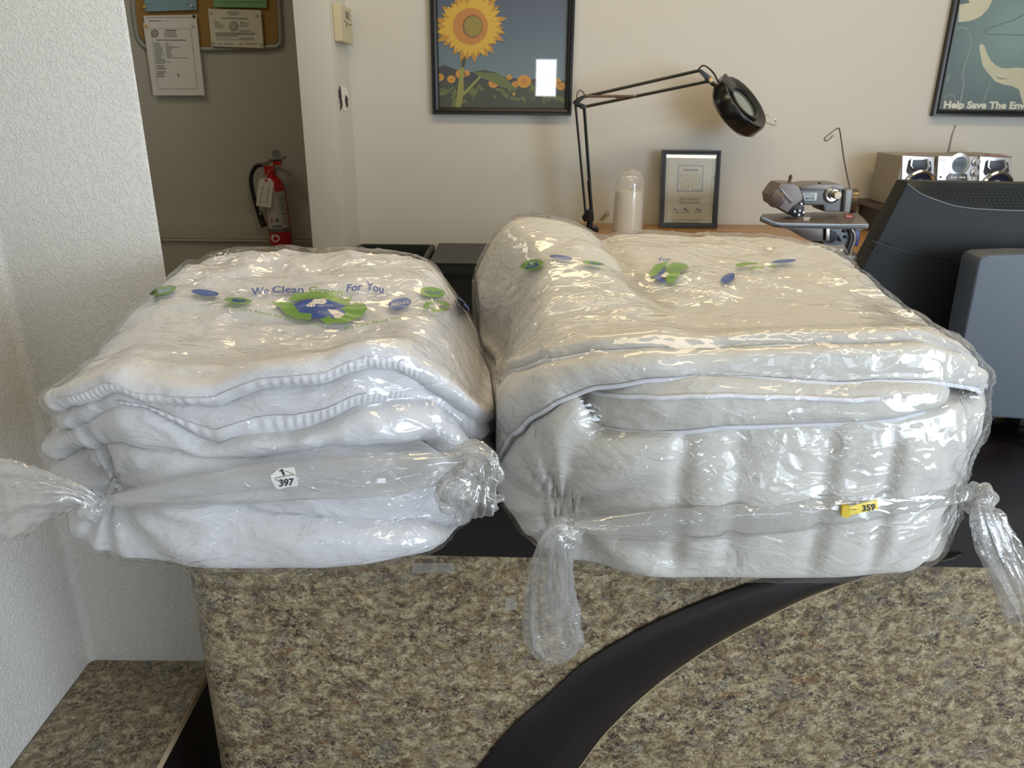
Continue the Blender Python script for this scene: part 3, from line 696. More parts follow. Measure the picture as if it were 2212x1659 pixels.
def extinguisher():
    Y = YR-.085; RED = mat('red_enamel', lin(176, 16, 20), .25, coat=.4)
    g = thing('fire_extinguisher', 'red fire extinguisher with inspection tag hanging on the shaded rear wall', 'fire extinguisher', at_y(603, 530, Y))
    top, bot = at_y(586, 378, Y), at_y(609, 530, Y)
    ax = (top-bot); Ln = ax.length; n = ax.normalized(); r = .0505
    M = Matrix.Translation(bot) @ orient(n, up=(0, 1, 0))
    def lat(name, prof, m, label=None):
        bm = bmesh.new(); bm_lathe(bm, prof, M, 36); return from_bm(name, bm, m, g, True, label)
    H = Ln
    lat('cylinder', [(0, 0), (r*.8, 0), (r*.97, .006), (r, .02), (r, H*.80), (r*.93, H*.87), (r*.72, H*.94), (r*.42, H*.985), (r*.36, H*1.06), (0, H*1.06)], RED, 'red cylinder')
    def band(name, z0, z1, a0, a1, m, rr=.0006, n_=24):
        V, Fc = [], []
        for i in range(n_+1):
            a = a0+(a1-a0)*i/n_
            for z in (z0, z1): V.append(M @ Vector(((r+rr)*math.cos(a), (r+rr)*math.sin(a), z)))
        for i in range(n_): Fc.append((2*i, 2*i+2, 2*i+3, 2*i+1))
        return V, Fc
    # find angle facing the camera in local space
    cd = (M.to_3x3().inverted() @ (CAM-bot)); a_c = math.atan2(cd.y, cd.x)
    V, Fc = band('x', H*.25, H*.78, a_c-1.15, a_c+1.05, PAPER); mesh('instruction_label', V, Fc, mat('label_silver', lin(176, 174, 168), .4, noise=(300, .12)), g, True, 'white and grey instruction label')
    V, Fc = band('x', H*.215, H*.27, a_c-1.5, a_c+1.5, PAPER, .0009); mesh('silver_band', V, Fc, mat('band_grey', lin(120, 118, 112), .35, .5), g, True)
    art = Art()
    def on(u, v, k=0): # u angle offset, v height fraction
        a = a_c+u; return M @ Vector(((r+.0012+k*.0003)*math.cos(a), (r+.0012+k*.0003)*math.sin(a), H*v))
    s_ = 1 if (on(.2, .5)-on(-.2, .5)).x > 0 else -1
    def patch(u0, u1, v0, v1, m, k=0): art.add([on(s_*(u0+(u1-u0)*i/4), v0, k) for i in range(5)]+[on(s_*(u1-(u1-u0)*i/4), v1, k) for i in range(5)], m)
    rnd = random.Random(2)
    for k in range(9): patch(.30, .30+.6*rnd.uniform(.7, 1), .50+k*.027, .512+k*.027, GREYINK)
    patch(.40, .85, .455, .468, DARKINK)
    for k in range(4): patch(.40, .40+.5*rnd.uniform(.6, 1), .33+k*.027, .34+k*.027, GREYINK)
    for u, w, c in ((-.62, .14, RED), (-.2, .10, DARKINK), (-.05, .1, DARKINK)): patch(u, u+w, .36, .41, c)
    for u in (-.6, -.42, -.25, -.05, .08): patch(u, u+.12, .285, .315, DARKINK)
    art.build('label_printing', g); art = Art()
    # round badge low on the body
    badge = [on(s_*(-.52+.42*math.cos(t)), .135+.055*math.sin(t), 1) for t in [2*math.pi*i/24 for i in range(24)]]
    art.add(badge, WHITEP)
    for u0, v0, w, h in ((-.68, .115, .12, .03), (-.55, .11, .07, .06), (-.44, .115, .12, .03), (-.56, .155, .05, .025)): patch(u0, u0+w, v0, v0+h, RED, 2)
    art.build('round_badge', g, 'white oval badge with red print')
    Yv = Y
    # valve, gauge, handles
    c = top
    prism_px('valve_body', [(569, 360), (590, 358), (592, 374), (583, 384), (572, 378)], Yv-.02, .04, RED, g, .003, label='red valve body')
    lathe('gauge', [(0, 0), (.017, 0), (.019, .004), (.019, .012), (0, .013)], at_y(597, 333, Yv+.005), (.1, -1, .25), mat('gauge_grey', lin(120, 124, 124), .25, .3), g, 24, label='grey gauge cap')
    prism_px('valve_cap', [(588, 344), (607, 345), (606, 357), (590, 357)], Yv-.012, .03, RED, g, .003, label='red collar under the gauge')
    prism_px('top_lever', [(570, 352), (583, 344), (600, 343), (615, 337), (617, 341), (604, 349), (588, 350), (575, 358)], Yv-.012, .024, STEEL, g, .002, label='steel top lever')
    prism_px('carry_handle', [(585, 359), (600, 362), (618, 368), (629, 378), (625, 380), (615, 373), (600, 368), (586, 366)], Yv-.012, .024, STEEL, g, .002, label='steel carry handle')
    prism_px('outlet_fitting', [(560, 354), (572, 352), (574, 362), (561, 362)], Yv-.01, .02, STEEL, g, .002)
    tube('pull_pin_wire', [at_y(570, 305, Yv-.01), at_y(577, 326, Yv-.012), at_y(583, 340, Yv-.014)], .0008, STEEL, g, 6)
    tube('hose', [at_y(*p, Yv-.01) for p in ((566, 356), (556, 358), (547, 368), (542, 385), (545, 410), (552, 440), (561, 470), (566, 484))], .0095, BLKP, g, 10, smoothpts=5, label='black rubber hose')
    tube('hose_nozzle', [at_y(563, 464, Yv-.01), at_y(567, 480, Yv-.01), at_y(571, 490, Yv-.01)], [.0115, .013, .014], BLKP, g, 12)
    tube('hose_band', [at_y(562, 458, Yv-.01), at_y(563.5, 463, Yv-.01)], .0108, STEEL, g, 12)
    t = thing('inspection_tag', 'white card inspection tag hanging from the fire extinguisher', 'tag', at_y(572, 420, Yv-.06))
    q = [(559, 392), (563, 385), (584, 385), (591, 394), (585, 449), (553, 444)]
    bm = bmesh.new(); bm_prism(bm, [at_y(x, y, Yv-.062) for x, y in q], (0, .0012, 0)); from_bm('card', bm, PAPER, t)
    art = Art(); add = px_art(art, Yv-.0625)
    add(circle(575, 390, 3, 3, 14), RED)
    for k in range(10):
        y = 403+k*3.9; x = 566-k*.75
        add([(x, y), (x+4, y), (x+4, y+1.6), (x, y+1.6)], GREYINK); add([(x+14, y), (x+18, y), (x+18, y+1.6), (x+14, y+1.6)], GREYINK)
    art.build('printing', t)
    tube('string', [at_y(575, 388, Yv-.061), at_y(577, 376, Yv-.05), at_y(583, 366, Yv-.03)], .0009, PAPER, t, 6)
    tube('wall_hook', [at_y(583, 362, Y+.01), at_y(583, 362, YR)], .004, STEEL, g, 8)
extinguisher()
# ------------------------------------------------------------------ work desk, bins, lamp, machine, radio, monitor
DZ = at_y(1500, 484, Y0-.002).z
def desk():
    g = thing('work_desk', 'oak coloured wooden work desk against the back wall', 'desk', (.9, 2.6, 0))
    x0, x1 = at_y(1250, 484, Y0).x, at_y(1893, 484, Y0).x
    box('desk_top', x0, x1, 2.10, Y0-.002, DZ-.03, DZ, WOOD, g, .002, 2)
    for x in (x0+.02, x1-.06): box('leg_panel', x, x+.03, 2.14, Y0-.03, 0, DZ-.03, WOOD, g, .002)
    box('modesty_panel', x0+.05, x1-.06, 2.80, 2.82, .4, DZ-.03, WOOD, g)
    return x0, x1
DX0, DX1 = desk()
def bins():
    def one(p0, p1, ytop, label, open_):
        Yb = 2.84; a, b = at_y(p0, ytop, Yb), at_y(p1, ytop, Yb); z = a.z; D = .36; yf = Yb-D
        g = thing('waste_bin', label, 'bin', ((a.x+b.x)/2, Yb-D/2, 0))
        x0, x1 = a.x, b.x; M_ = mat('bin_dark_plastic', lin(38, 41, 43), .42)
        bm = bmesh.new(); t = .012 if not open_ else .02; k = .02
        # tapered walls
        def rect(z_, ins, off=0): return [(x0+ins+off, yf+ins+off, z_), (x1-ins-off, yf+ins+off, z_), (x1-ins-off, Yb-ins-off, z_), (x0+ins+off, Yb-ins-off, z_)]
        L_ = [rect(.02, k*2), rect(z-.03, k*.4), rect(z-.03, 0), rect(z, 0)]
        L_ += [rect(z, t), rect(z-.05, t), rect(.10, k*2, .006)] if open_ else []
        vs_ = [[bm.verts.new(p) for p in r] for r in L_]
        for A, B in zip(vs_, vs_[1:]):
            for i in range(4): bm.faces.new((A[i], A[(i+1) % 4], B[(i+1) % 4], B[i]))
        bm.faces.new(vs_[0][::-1]); bm.faces.new(vs_[-1]); recalc(bm)
        bmesh.ops.bevel(bm, geom=[e for e in bm.edges if abs(e.verts[0].co.z-e.verts[1].co.z) > .0001 or e.verts[0].co.z > z-.04], offset=.004, segments=2, affect='EDGES', clamp_overlap=True)
        from_bm('bin_body', bm, M_, g, True)
        if not open_: box('bin_lid', x0+.004, x1-.004, yf+.004, Yb-.004, z-.001, z+.012, M_, g, .006, 3)
        for sx in (x0+.06, x1-.06):
            for sy in (yf+.07, Yb-.07): tube('foot', [(sx, sy, 0), (sx, sy, .021)], .014, BLKP, g, 10)
    one(777, 940, 526, 'black open topped bin against the wall behind the left bundle', True)
    one(946, 1090, 531, 'black lidded bin between the open bin and the right bundle', False)
bins()

def magnifier():
    Y = 2.72
    g = thing('magnifier_lamp', 'black swing arm magnifier lamp standing on the work desk', 'lamp', at_y(1270, 482, Y))
    P = lambda x, y, d=0: at_y(x, y, Y+d)
    g.location.z = DZ
    def strut(name, a, b, w, off=0.0):
        bm = bmesh.new()
        for d in (-.007, .007): bm_tube(bm, [P(*a, d+off), P(*b, d+off)], w, 8)
        return from_bm(name, bm, BLKM, g, True)
    strut('lower_arm', (1243, 224), (1265, 462), .0042); strut('lower_arm', (1262, 232), (1274, 400), .0055); strut('lower_arm', (1272, 390), (1279, 472), .0065)
    strut('upper_arm', (1254, 211), (1512, 152), .0052); strut('upper_arm', (1266, 230), (1534, 175), .0050)
    tube('tension_bar', [P(1262, 208, -.012), P(1371, 208, -.012)], .0045, mat('brown_spring_cover', lin(92, 70, 58), .5), g, 8, label='brown tension bar')
    tube('tension_bar', [P(1330, 213, -.010), P(1374, 207, -.010)], .003, STEEL, g, 8)
    prism_px('elbow_joint', [(1237, 221), (1250, 210), (1268, 203), (1262, 213), (1252, 222), (1265, 226), (1266, 236), (1254, 234), (1243, 229)], Y-.012, .024, BLKM, g, .001)
    lathe('joint_knob', [(0, 0), (.008, 0), (.008, .008), (0, .009)], P(1258, 231, -.012), (0, -1, 0), BLKM, g, 12)
    prism_px('head_bracket', [(1507, 150), (1515, 149), (1537, 166), (1543, 172), (1537, 180), (1528, 180), (1524, 168)], Y-.012, .024, BLKM, g, .001)
    lathe('brass_knob', [(0, 0), (.0075, 0), (.0075, .006), (0, .007)], P(1534, 172, -.013), (0, -1, 0), mat('brass', lin(150, 116, 70), .35, .8), g, 14, label='brass knob')
    tube('power_cable', [P(*p) for p in ((1508, 151), (1514, 144), (1522, 142), (1533, 149), (1543, 160), (1549, 172), (1555, 180))], .0028, BLKM, g, 8, smoothpts=5)
    tube('power_cable', [P(*p) for p in ((1246, 216), (1247, 202), (1253, 195), (1260, 200), (1263, 206))], .0022, mat('grey_cable', lin(90, 88, 80), .5), g, 8, smoothpts=5)
    tube('head_arm', [P(1536, 178), P(1548, 186), P(1560, 190)], .007, BLKM, g, 8)
    # round shade: axis n points up, right and a little to the camera
    n = Vector((.60, -.52, .66)).normalized(); c = P(1597, 231)
    R = .106
    lathe('lamp_shade', [(0, -.030), (.05, -.032), (R*.9, -.032), (R, -.020), (R, .018), (R*.95, .027), (R*.86, .028), (R*.72, .020), (.062, .018), (.060, .008), (.060, -.020), (0, -.021)], c, n, BLKM, g, 48)
    lathe('lens_ring', [(.066, .018), (.068, .024), (.062, .027), (.056, .024), (.058, .018)], c, n, BLKP, g, 40)
    lathe('magnifier_lens', [(0, .021), (.03, .0195), (.058, .016), (.058, .012), (0, .012)], c, n, mat('lens_glass', lin(120, 134, 128), .05, 0.0, coat=1.0), g, 40, label='pale green glass lens')
    # ballast housing bump at the arm side
    bm = bmesh.new(); Mx = Matrix.Translation(c) @ orient(n)
    loc = Mx.inverted() @ P(1562, 192); a = math.atan2(loc.y, loc.x)
    bm_box(bm, .055, R+.006, -.035, .035, -.012, .030, .010, 3, Mx @ Matrix.Rotation(a, 4, 'Z'))
    from_bm('ballast_housing', bm, BLKM, g, True)
    e = Mx.inverted() @ P(1652, 243); a = math.atan2(e.y, e.x)
    q = lambda rr, t, z: Mx @ (Matrix.Rotation(a, 4, 'Z') @ Vector((rr, t, z)))
    tube('wire_guard_handle', [q(R-.012, -.02, .025), q(R+.022, -.022, .036), q(R+.034, 0, .038), q(R+.022, .022, .036), q(R-.012, .02, .025)], .0016, CHROME, g, 8, smoothpts=5)
    # clamp foot on the desk
    bx = P(1274, 470)
    box('base_clamp', bx.x-.035, bx.x+.03, Y-.03, Y+.03, DZ, DZ+.016, BLKM, g, .003)
    tube('base_post', [(bx.x, Y, DZ+.01), P(1276, 462)], .011, BLKM, g, 12)
    prism_px('base_bracket', [(1257, 470), (1268, 455), (1280, 450), (1284, 476), (1262, 480)], Y-.015, .03, BLKM, g, .002)
magnifier()

def desk_items():
    t = thing('card_tag', 'small cream card leaning beside the lamp foot on the work desk', 'card', at_y(1302, 480, 2.78))
    bm = bmesh.new(); bm_prism(bm, [at_y(x, y, 2.78) for x, y in ((1286, 479), (1312, 453), (1318, 462), (1300, 484))], (0, .002, 0)); from_bm('card', bm, mat('cream_card', lin(196, 188, 160), .6), t)
    art = Art(); px_art(art, 2.7795)([(1297, 474), (1308, 462), (1310, 465), (1299, 477)], GREYINK); art.build('printing', t)
    # frosted dome topped jar
    Yj = 2.70; b = at_y(1355, 494, Yj); b.z = DZ
    x0, x1, top = at_y(1321, 480, Yj).x, at_y(1386, 480, Yj).x, at_y(1355, 366, Yj).z; r = (x1-x0)/2; H = top-DZ
    g = thing('dispenser_jar', 'frosted plastic dome topped jar filled with white powder on the work desk', 'jar', b)
    fr = film_mat('frosted_plastic', milk=.30, crinkle=.0, refl=.07)
    lathe('jar_wall', [(r, .001), (r*1.0, .02), (r*.97, H*.45), (r*.95, H*.66), (r*.94, H*.78), (r*.86, H*.88), (r*.64, H*.95), (r*.34, H*.983), (0, H*.985)], b, (0, 0, 1), fr, g, 40, label='frosted clear wall')
    lathe('white_contents', [(0, .004), (r*.9, .004), (r*.93, .03), (r*.88, H*.58), (r*.84, H*.66), (0, H*.665)], b, (0, 0, 1), mat('white_powder', lin(226, 224, 214), .8), g, 40, label='white contents')
    lathe('cap', [(r*.32, H*.97), (r*.32, H*.995), (r*.25, H), (0, H)], b, (0, 0, 1), mat('frosted_cap', lin(190, 188, 176), .4), g, 24)
    # framed certificate leaning at the wall
    Yc = 2.80
    w = at_y(1549, 484, Yc).x-at_y(1423, 484, Yc).x; h = at_y(1490, 327, Yc).z-DZ
    base = Vector((at_y(1423, 484, Yc).x, Yc, DZ)); 
    T = Matrix.Translation(base) @ Matrix.Rotation(math.radians(-11), 4, 'X') @ Matrix.Rotation(math.radians(1.2), 4, 'Z')
    g = thing('framed_award', 'black framed award certificate leaning against the wall on the work desk', 'picture frame', base)
    h2 = h/math.cos(math.radians(11)); fw = .0185
    frame_box('frame', g, 0, w, .001, h2, 0, .012, fw, mat('matte_black_frame', (.018, .022, .026), .45), T)
    box('backing', .003, w-.003, -.004, -.001, .004, h2-.003, mat('award_paper', lin(186, 182, 166), .6), g, M=T, label='printed certificate sheet')
    art = Art(); S = lambda u, v, k=0: T @ Vector((fw+u*(w-2*fw), -.0045-k*.0003, h2-fw-v*(h2-2*fw)))
    def poly(pts, m, k=0, faces=None): art.add([S(u, v, k) for u, v in pts], m, faces)
    def rect(u0, v0, u1, v1, lw, m, k=1):
        lv = lw*.75
        poly([(u0, v0), (u1, v0), (u1, v0+lv), (u0, v0+lv)], m, k); poly([(u0, v1-lv), (u1, v1-lv), (u1, v1), (u0, v1)], m, k)
        poly([(u0, v0), (u0+lw, v0), (u0+lw, v1), (u0, v1)], m, k); poly([(u1-lw, v0), (u1, v0), (u1, v1), (u1-lw, v1)], m, k)
    gold = mat('gold_ink', lin(150, 128, 72), .4, .3); blu = mat('navy_ink', lin(62, 84, 122), .5); pale = mat('pale_blue_ink', lin(150, 158, 172), .6); orgk = mat('red_ink', lin(190, 110, 86), .6)
    rect(.04, .04, .96, .96, .008, GREYINK); rect(.24, .14, .77, .53, .018, blu)
    for k in range(7):
        poly([(.5+.44*math.cos(a)*.9-.25+.08*k % .5, .09+.02*math.sin(a*2+k)) for a in [i*.3 for i in range(4)]], pale, 1)
    def txt(s, u0, v0, wd, hh, m, bold=0.0, shear=0.0, k=2):
        V, Fc = text_box(s, 0, 0, wd, None or 1, bold, shear)
        ys = [-y for x, y in V]; my = max(ys) or 1
        poly([(u0+x, v0+(y/my)*hh) for x, y in V], m, k, Fc)
    txt('Villa Inez', .34, .225, .33, .04, DARKINK, .03) if False else None
    V, Fc = text_box('tyler buzz..', 0, 0, .33, 1) if False else ([], [])
    poly([(.34, .19), (.38, .19), (.38, .23), (.34, .23)], orgk, 2)
    for k in range(7): poly([(.385+k*.04, .195+.004*(k % 2)), (.415+k*.04, .195), (.415+k*.04, .226), (.385+k*.04, .226)], DARKINK, 2)
    txt('READERS', .28, .315, .45, .055, gold, .0); txt('CHOICE', .27, .40, .46, .07, gold, .01)
    txt('SIC', .30, .50, .42, .085, gold, 0.0)
    txt('BEST PLACE', .30, .66, .42, .03, GREYINK); txt('DRY CLEANER', .30, .71, .42, .028, GREYINK)
    for u in (.14, .36, .62): 
        poly([(u, .84), (u+.18, .835), (u+.18, .842), (u, .847)], GREYINK, 1); 
        poly([(u+.02, .80), (u+.08, .775), (u+.10, .81), (u+.15, .79), (u+.12, .825), (u+.06, .80)], blu, 2)
    art.build('printing', g)
    box('glass_pane', fw*.5, w-fw*.5, -.0085, -.0078, fw*.5, h2-fw*.5, glass_mat('award_glass', .10), g, M=T)
desk_items()

def machine():
    Y = 2.24
    TP = mat('taupe_enamel', lin(106, 96, 90), .35, .25, noise=(60, .15)); TD = mat('worn_grey_enamel', lin(98, 100, 100), .4, .3); DK = mat('oily_black_metal', lin(26, 24, 24), .35, .5)
    g = thing('hemming_machine', 'taupe blind stitch sewing machine standing on the work desk', 'sewing machine', at_y(1770, 520, Y)); g.location.z = DZ
    s = 320/1770
    def q(pts): return [(1600+x*s, 260+y*s) for x, y in pts]
    def pp(name, pts, dy, dep, m, bev=.003, label=None, seg=2): return prism_px(name, q(pts), Y+dy, dep, m, g, bev, seg, label)
    pp('arm', [(690, 800), (1200, 765), (1240, 800), (1240, 1095), (1000, 1095), (985, 1020), (760, 1015), (700, 900)], .0, .10, TD, .008, 'grey upper arm', 3)
    pp('arm_top_cover', [(700, 790), (900, 768), (1200, 765), (1250, 815), (1240, 830), (740, 838)], -.004, .11, TP, .004, 'taupe top cover')
    pp('head_casing', [(480, 755), (640, 752), (700, 790), (745, 900), (740, 960), (620, 1050), (560, 1110), (380, 1010), (365, 900), (400, 850), (445, 790)], -.035, .09, TP, .008, 'taupe head casing', 3)
    pp('casing_ridge', [(445, 800), (470, 790), (640, 960), (600, 1000)], -.038, .012, TP, .004)
    lathe('casing_dome', [(.024, 0), (.023, .005), (.015, .009), (0, .010)], at_y(*q([(420, 940)])[0], Y-.03), (-.45, -.85, .1), TP, g, 28)
    pp('presser_mechanism', [(600, 1000), (660, 950), (740, 960), (765, 1040), (760, 1150), (650, 1160), (560, 1115)], -.03, .07, DK, .004, 'black stitching mechanism')
    for k, (x, y) in enumerate(((640, 1090), (700, 1080), (745, 1100), (690, 1130), (720, 1000))):
        lathe('screw', [(0, 0), (.0035, 0), (.0035, .003), (0, .0035)], at_y(*q([(x, y)])[0], Y-.031), (0, -1, 0), STEEL, g, 10)
    # oil cup on the head and lid knob
    oc = at_y(*q([(578, 750)])[0], Y+.01)
    lathe('oil_cup', [(a_*.55, b_*.55) for a_, b_ in [(0, 0), (.007, 0), (.007, .008), (.011, .010), (.011, .014), (.006, .016), (.008, .022), (.010, .034), (.006, .036), (.007, .041), (.004, .044), (0, .044)]], oc, (0.1, 0, 1), mat('aged_brass', lin(120, 104, 74), .35, .7), g, 16, label='brass oil cup')
    lathe('lid_knob', [(0, 0), (.003, 0), (.003, .004), (.005, .005), (.005, .008), (0, .0085)], at_y(*q([(938, 775)])[0], Y+.03), (0, 0, 1), DK, g, 14)
    # name plate
    pp('name_plate', [(738, 868), (915, 865), (905, 960), (765, 958)], -.003, .004, mat('plate_white', lin(206, 212, 214), .4), .0005, 'white name plate')
    art = Art(); add = px_art(art, Y-.0035); navy = mat('plate_navy_ink', lin(40, 62, 92), .5)
    x0, y0 = q([(762, 908)])[0]; px_text(add, 'STITCH', x0, y0, 122*s, 34*s, navy, 0, .015)
    x0, y0 = q([(778, 948)])[0]; px_text(add, 'MASTER', x0, y0, 104*s, 32*s, navy, 0, .015)
    art.build('plate_lettering', g)
    kc = at_y(*q([(1090, 890)])[0], Y)
    kd = lambda name, pr, off, m, l=None: lathe(name, pr, kc+Vector((off[0], off[1], off[2])), (.08, -1, .02), m, g, 32, l)
    kd('dial_plate', [(0, 0), (.0235, 0), (.0235, .003), (.020, .005), (.018, .003), (0, .003)], (0, -.001, 0), STEEL, 'steel dial plate')
    kd('dial_knob', [(0, 0), (.0145, 0), (.0135, .010), (0, .0105)], (.002, -.004, .002), CHROME); kd('dial_knob', [(0, 0), (.0115, 0), (.0115, .019), (.010, .021), (0, .021)], (.004, -.009, .002), mat('knurled_brass', lin(160, 148, 122), .4, .7, bump=(800, .6, .0005)), 'brass coloured knob')
    # belt guard and hand wheel
    pp('belt_guard', [(1240, 825), (1330, 822), (1345, 850), (1310, 1100), (1215, 1098)], -.01, .12, TD, .005, 'grey belt guard')
    pp('belt_guard_stripe', [(1262, 835), (1325, 832), (1300, 1095), (1240, 1095)], -.014, .006, mat('pale_grey_enamel', lin(142, 144, 144), .4), .001)
    wc = at_y(*q([(1352, 960)])[0], Y+.06)
    lathe('hand_wheel', [(a_*.55, b_*.55) for a_, b_ in [(.0, -.012), (.02, -.012), (.02, -.004), (.052, -.004), (.056, -.016), (.064, -.016), (.066, 0), (.064, .016), (.056, .016), (.052, .004), (0, .004)]], wc, (1, -.42, 0), mat('bronze_wheel', lin(110, 96, 78), .3, .7), g, 40, label='bronze hand wheel')
    # thread hook
    tube('thread_hook', [at_y(*q([p])[0], Y+.05) for p in ((1305, 815), (1240, 500), (1185, 130), (1160, 98), (1120, 115), (1020, 195), (1000, 220), (1010, 240), (1035, 240), (1060, 222), (1105, 178))], .0021, STEEL, g, 8, smoothpts=4, label='bent steel thread hook')
    # work table plate
    pl = q([(235, 1130), (265, 1112), (440, 1118), (520, 1150), (980, 1165), (1300, 1160), (1330, 1175), (1530, 1215), (1530, 1250), (1310, 1278), (480, 1262), (370, 1245), (240, 1180)])
    pz = at_y(1745, 470, Y).z
    top = [at_z(x, y, pz) for x, y in q([(232, 1150), (262, 1115), (400, 1112), (900, 1095), (1400, 1105), (1470, 1165), (1535, 1240), (1000, 1235), (480, 1225), (400, 1215)])]
    bm = bmesh.new(); bm_prism(bm, top, (0, 0, -.014), .003, 2); from_bm('work_plate', bm, TP, g, True, 'taupe work plate')
    dyr = at_z(1745, 484, pz).y-Y-.004
    pp('plate_rim', [(240, 1150), (300, 1170), (400, 1212), (480, 1224), (1310, 1240), (1520, 1238), (1520, 1256), (1310, 1280), (480, 1266), (380, 1250), (245, 1185)], dyr, .006, mat('worn_edge_metal', lin(124, 128, 130), .35, .4), .002, 'worn steel plate rim')
    bm = bmesh.new(); bm_prism(bm, [at_z(x, y, pz+.0005) for x, y in q([(750, 1165), (855, 1165), (860, 1208), (750, 1205)])], (0, 0, .002)); from_bm('throat_plate', bm, CHROME, g, label='bright throat plate')
    bm = bmesh.new(); bm_prism(bm, [at_z(x, y, pz+.0005) for x, y in q([(1245, 1138), (1330, 1138), (1335, 1165), (1250, 1165)])], (0, 0, .006), .001); from_bm('red_switch', bm, mat('red_plastic', lin(190, 110, 92), .4), g, True, 'small red switch')
    # lower mechanism
    pp('lower_bracket', [(450, 1275), (1000, 1285), (1000, 1450), (820, 1440), (620, 1320)], .0, .07, TP, .004, 'taupe lower bracket')
    pp('lower_body', [(960, 1280), (1350, 1260), (1360, 1340), (1320, 1660), (1180, 1660), (1000, 1600)], .01, .10, mat('lower_grey_metal', lin(88, 92, 96), .4, .3), .004, 'grey lower body')
    lathe('cam_disc', [(0, 0), (.017, 0), (.017, .005), (0, .006)], at_y(*q([(1080, 1390)])[0], Y+.008), (0, -1, 0), DK, g, 28)
    pp('plunger', [(1020, 1290), (1065, 1290), (1062, 1440), (1015, 1440)], -.01, .02, STEEL, .002)
    for x, y in ((1160, 1390), (1185, 1425), (1255, 1390), (1240, 1320)): lathe('bolt', [(0, 0), (.005, 0), (.005, .004), (0, .005)], at_y(*q([(x, y)])[0], Y+.008), (0, -1, 0), DK, g, 10)
    tube('lift_lever', [at_y(*q([p])[0], Y-.005) for p in ((1320, 1300), (1355, 1360), (1350, 1450), (1310, 1560), (1310, 1680))], .0055, STEEL, g, 10, smoothpts=5)
    pp('blue_cap', [(1345, 1320), (1430, 1320), (1425, 1400), (1400, 1510), (1345, 1500), (1350, 1410)], .02, .03, mat('blue_plastic', lin(34, 44, 128), .35), .004, 'blue plastic fitting')
    pp('clear_cup', [(1365, 1265), (1475, 1270), (1460, 1310), (1425, 1320), (1365, 1320)], .02, .03, mat('pale_plastic', lin(140, 152, 156), .3), .004, 'pale plastic cup')
    # foot on the desk
    f = at_y(*q([(1200, 1660)])[0], Y)
    box('machine_foot', f.x-.11, f.x+.06, Y-.01, Y+.17, DZ, DZ+.014, TD, g, .003)
    box('machine_post', f.x-.05, f.x+.03, Y+.02, Y+.10, DZ+.01, f.z+.04, TD, g, .004)
machine()

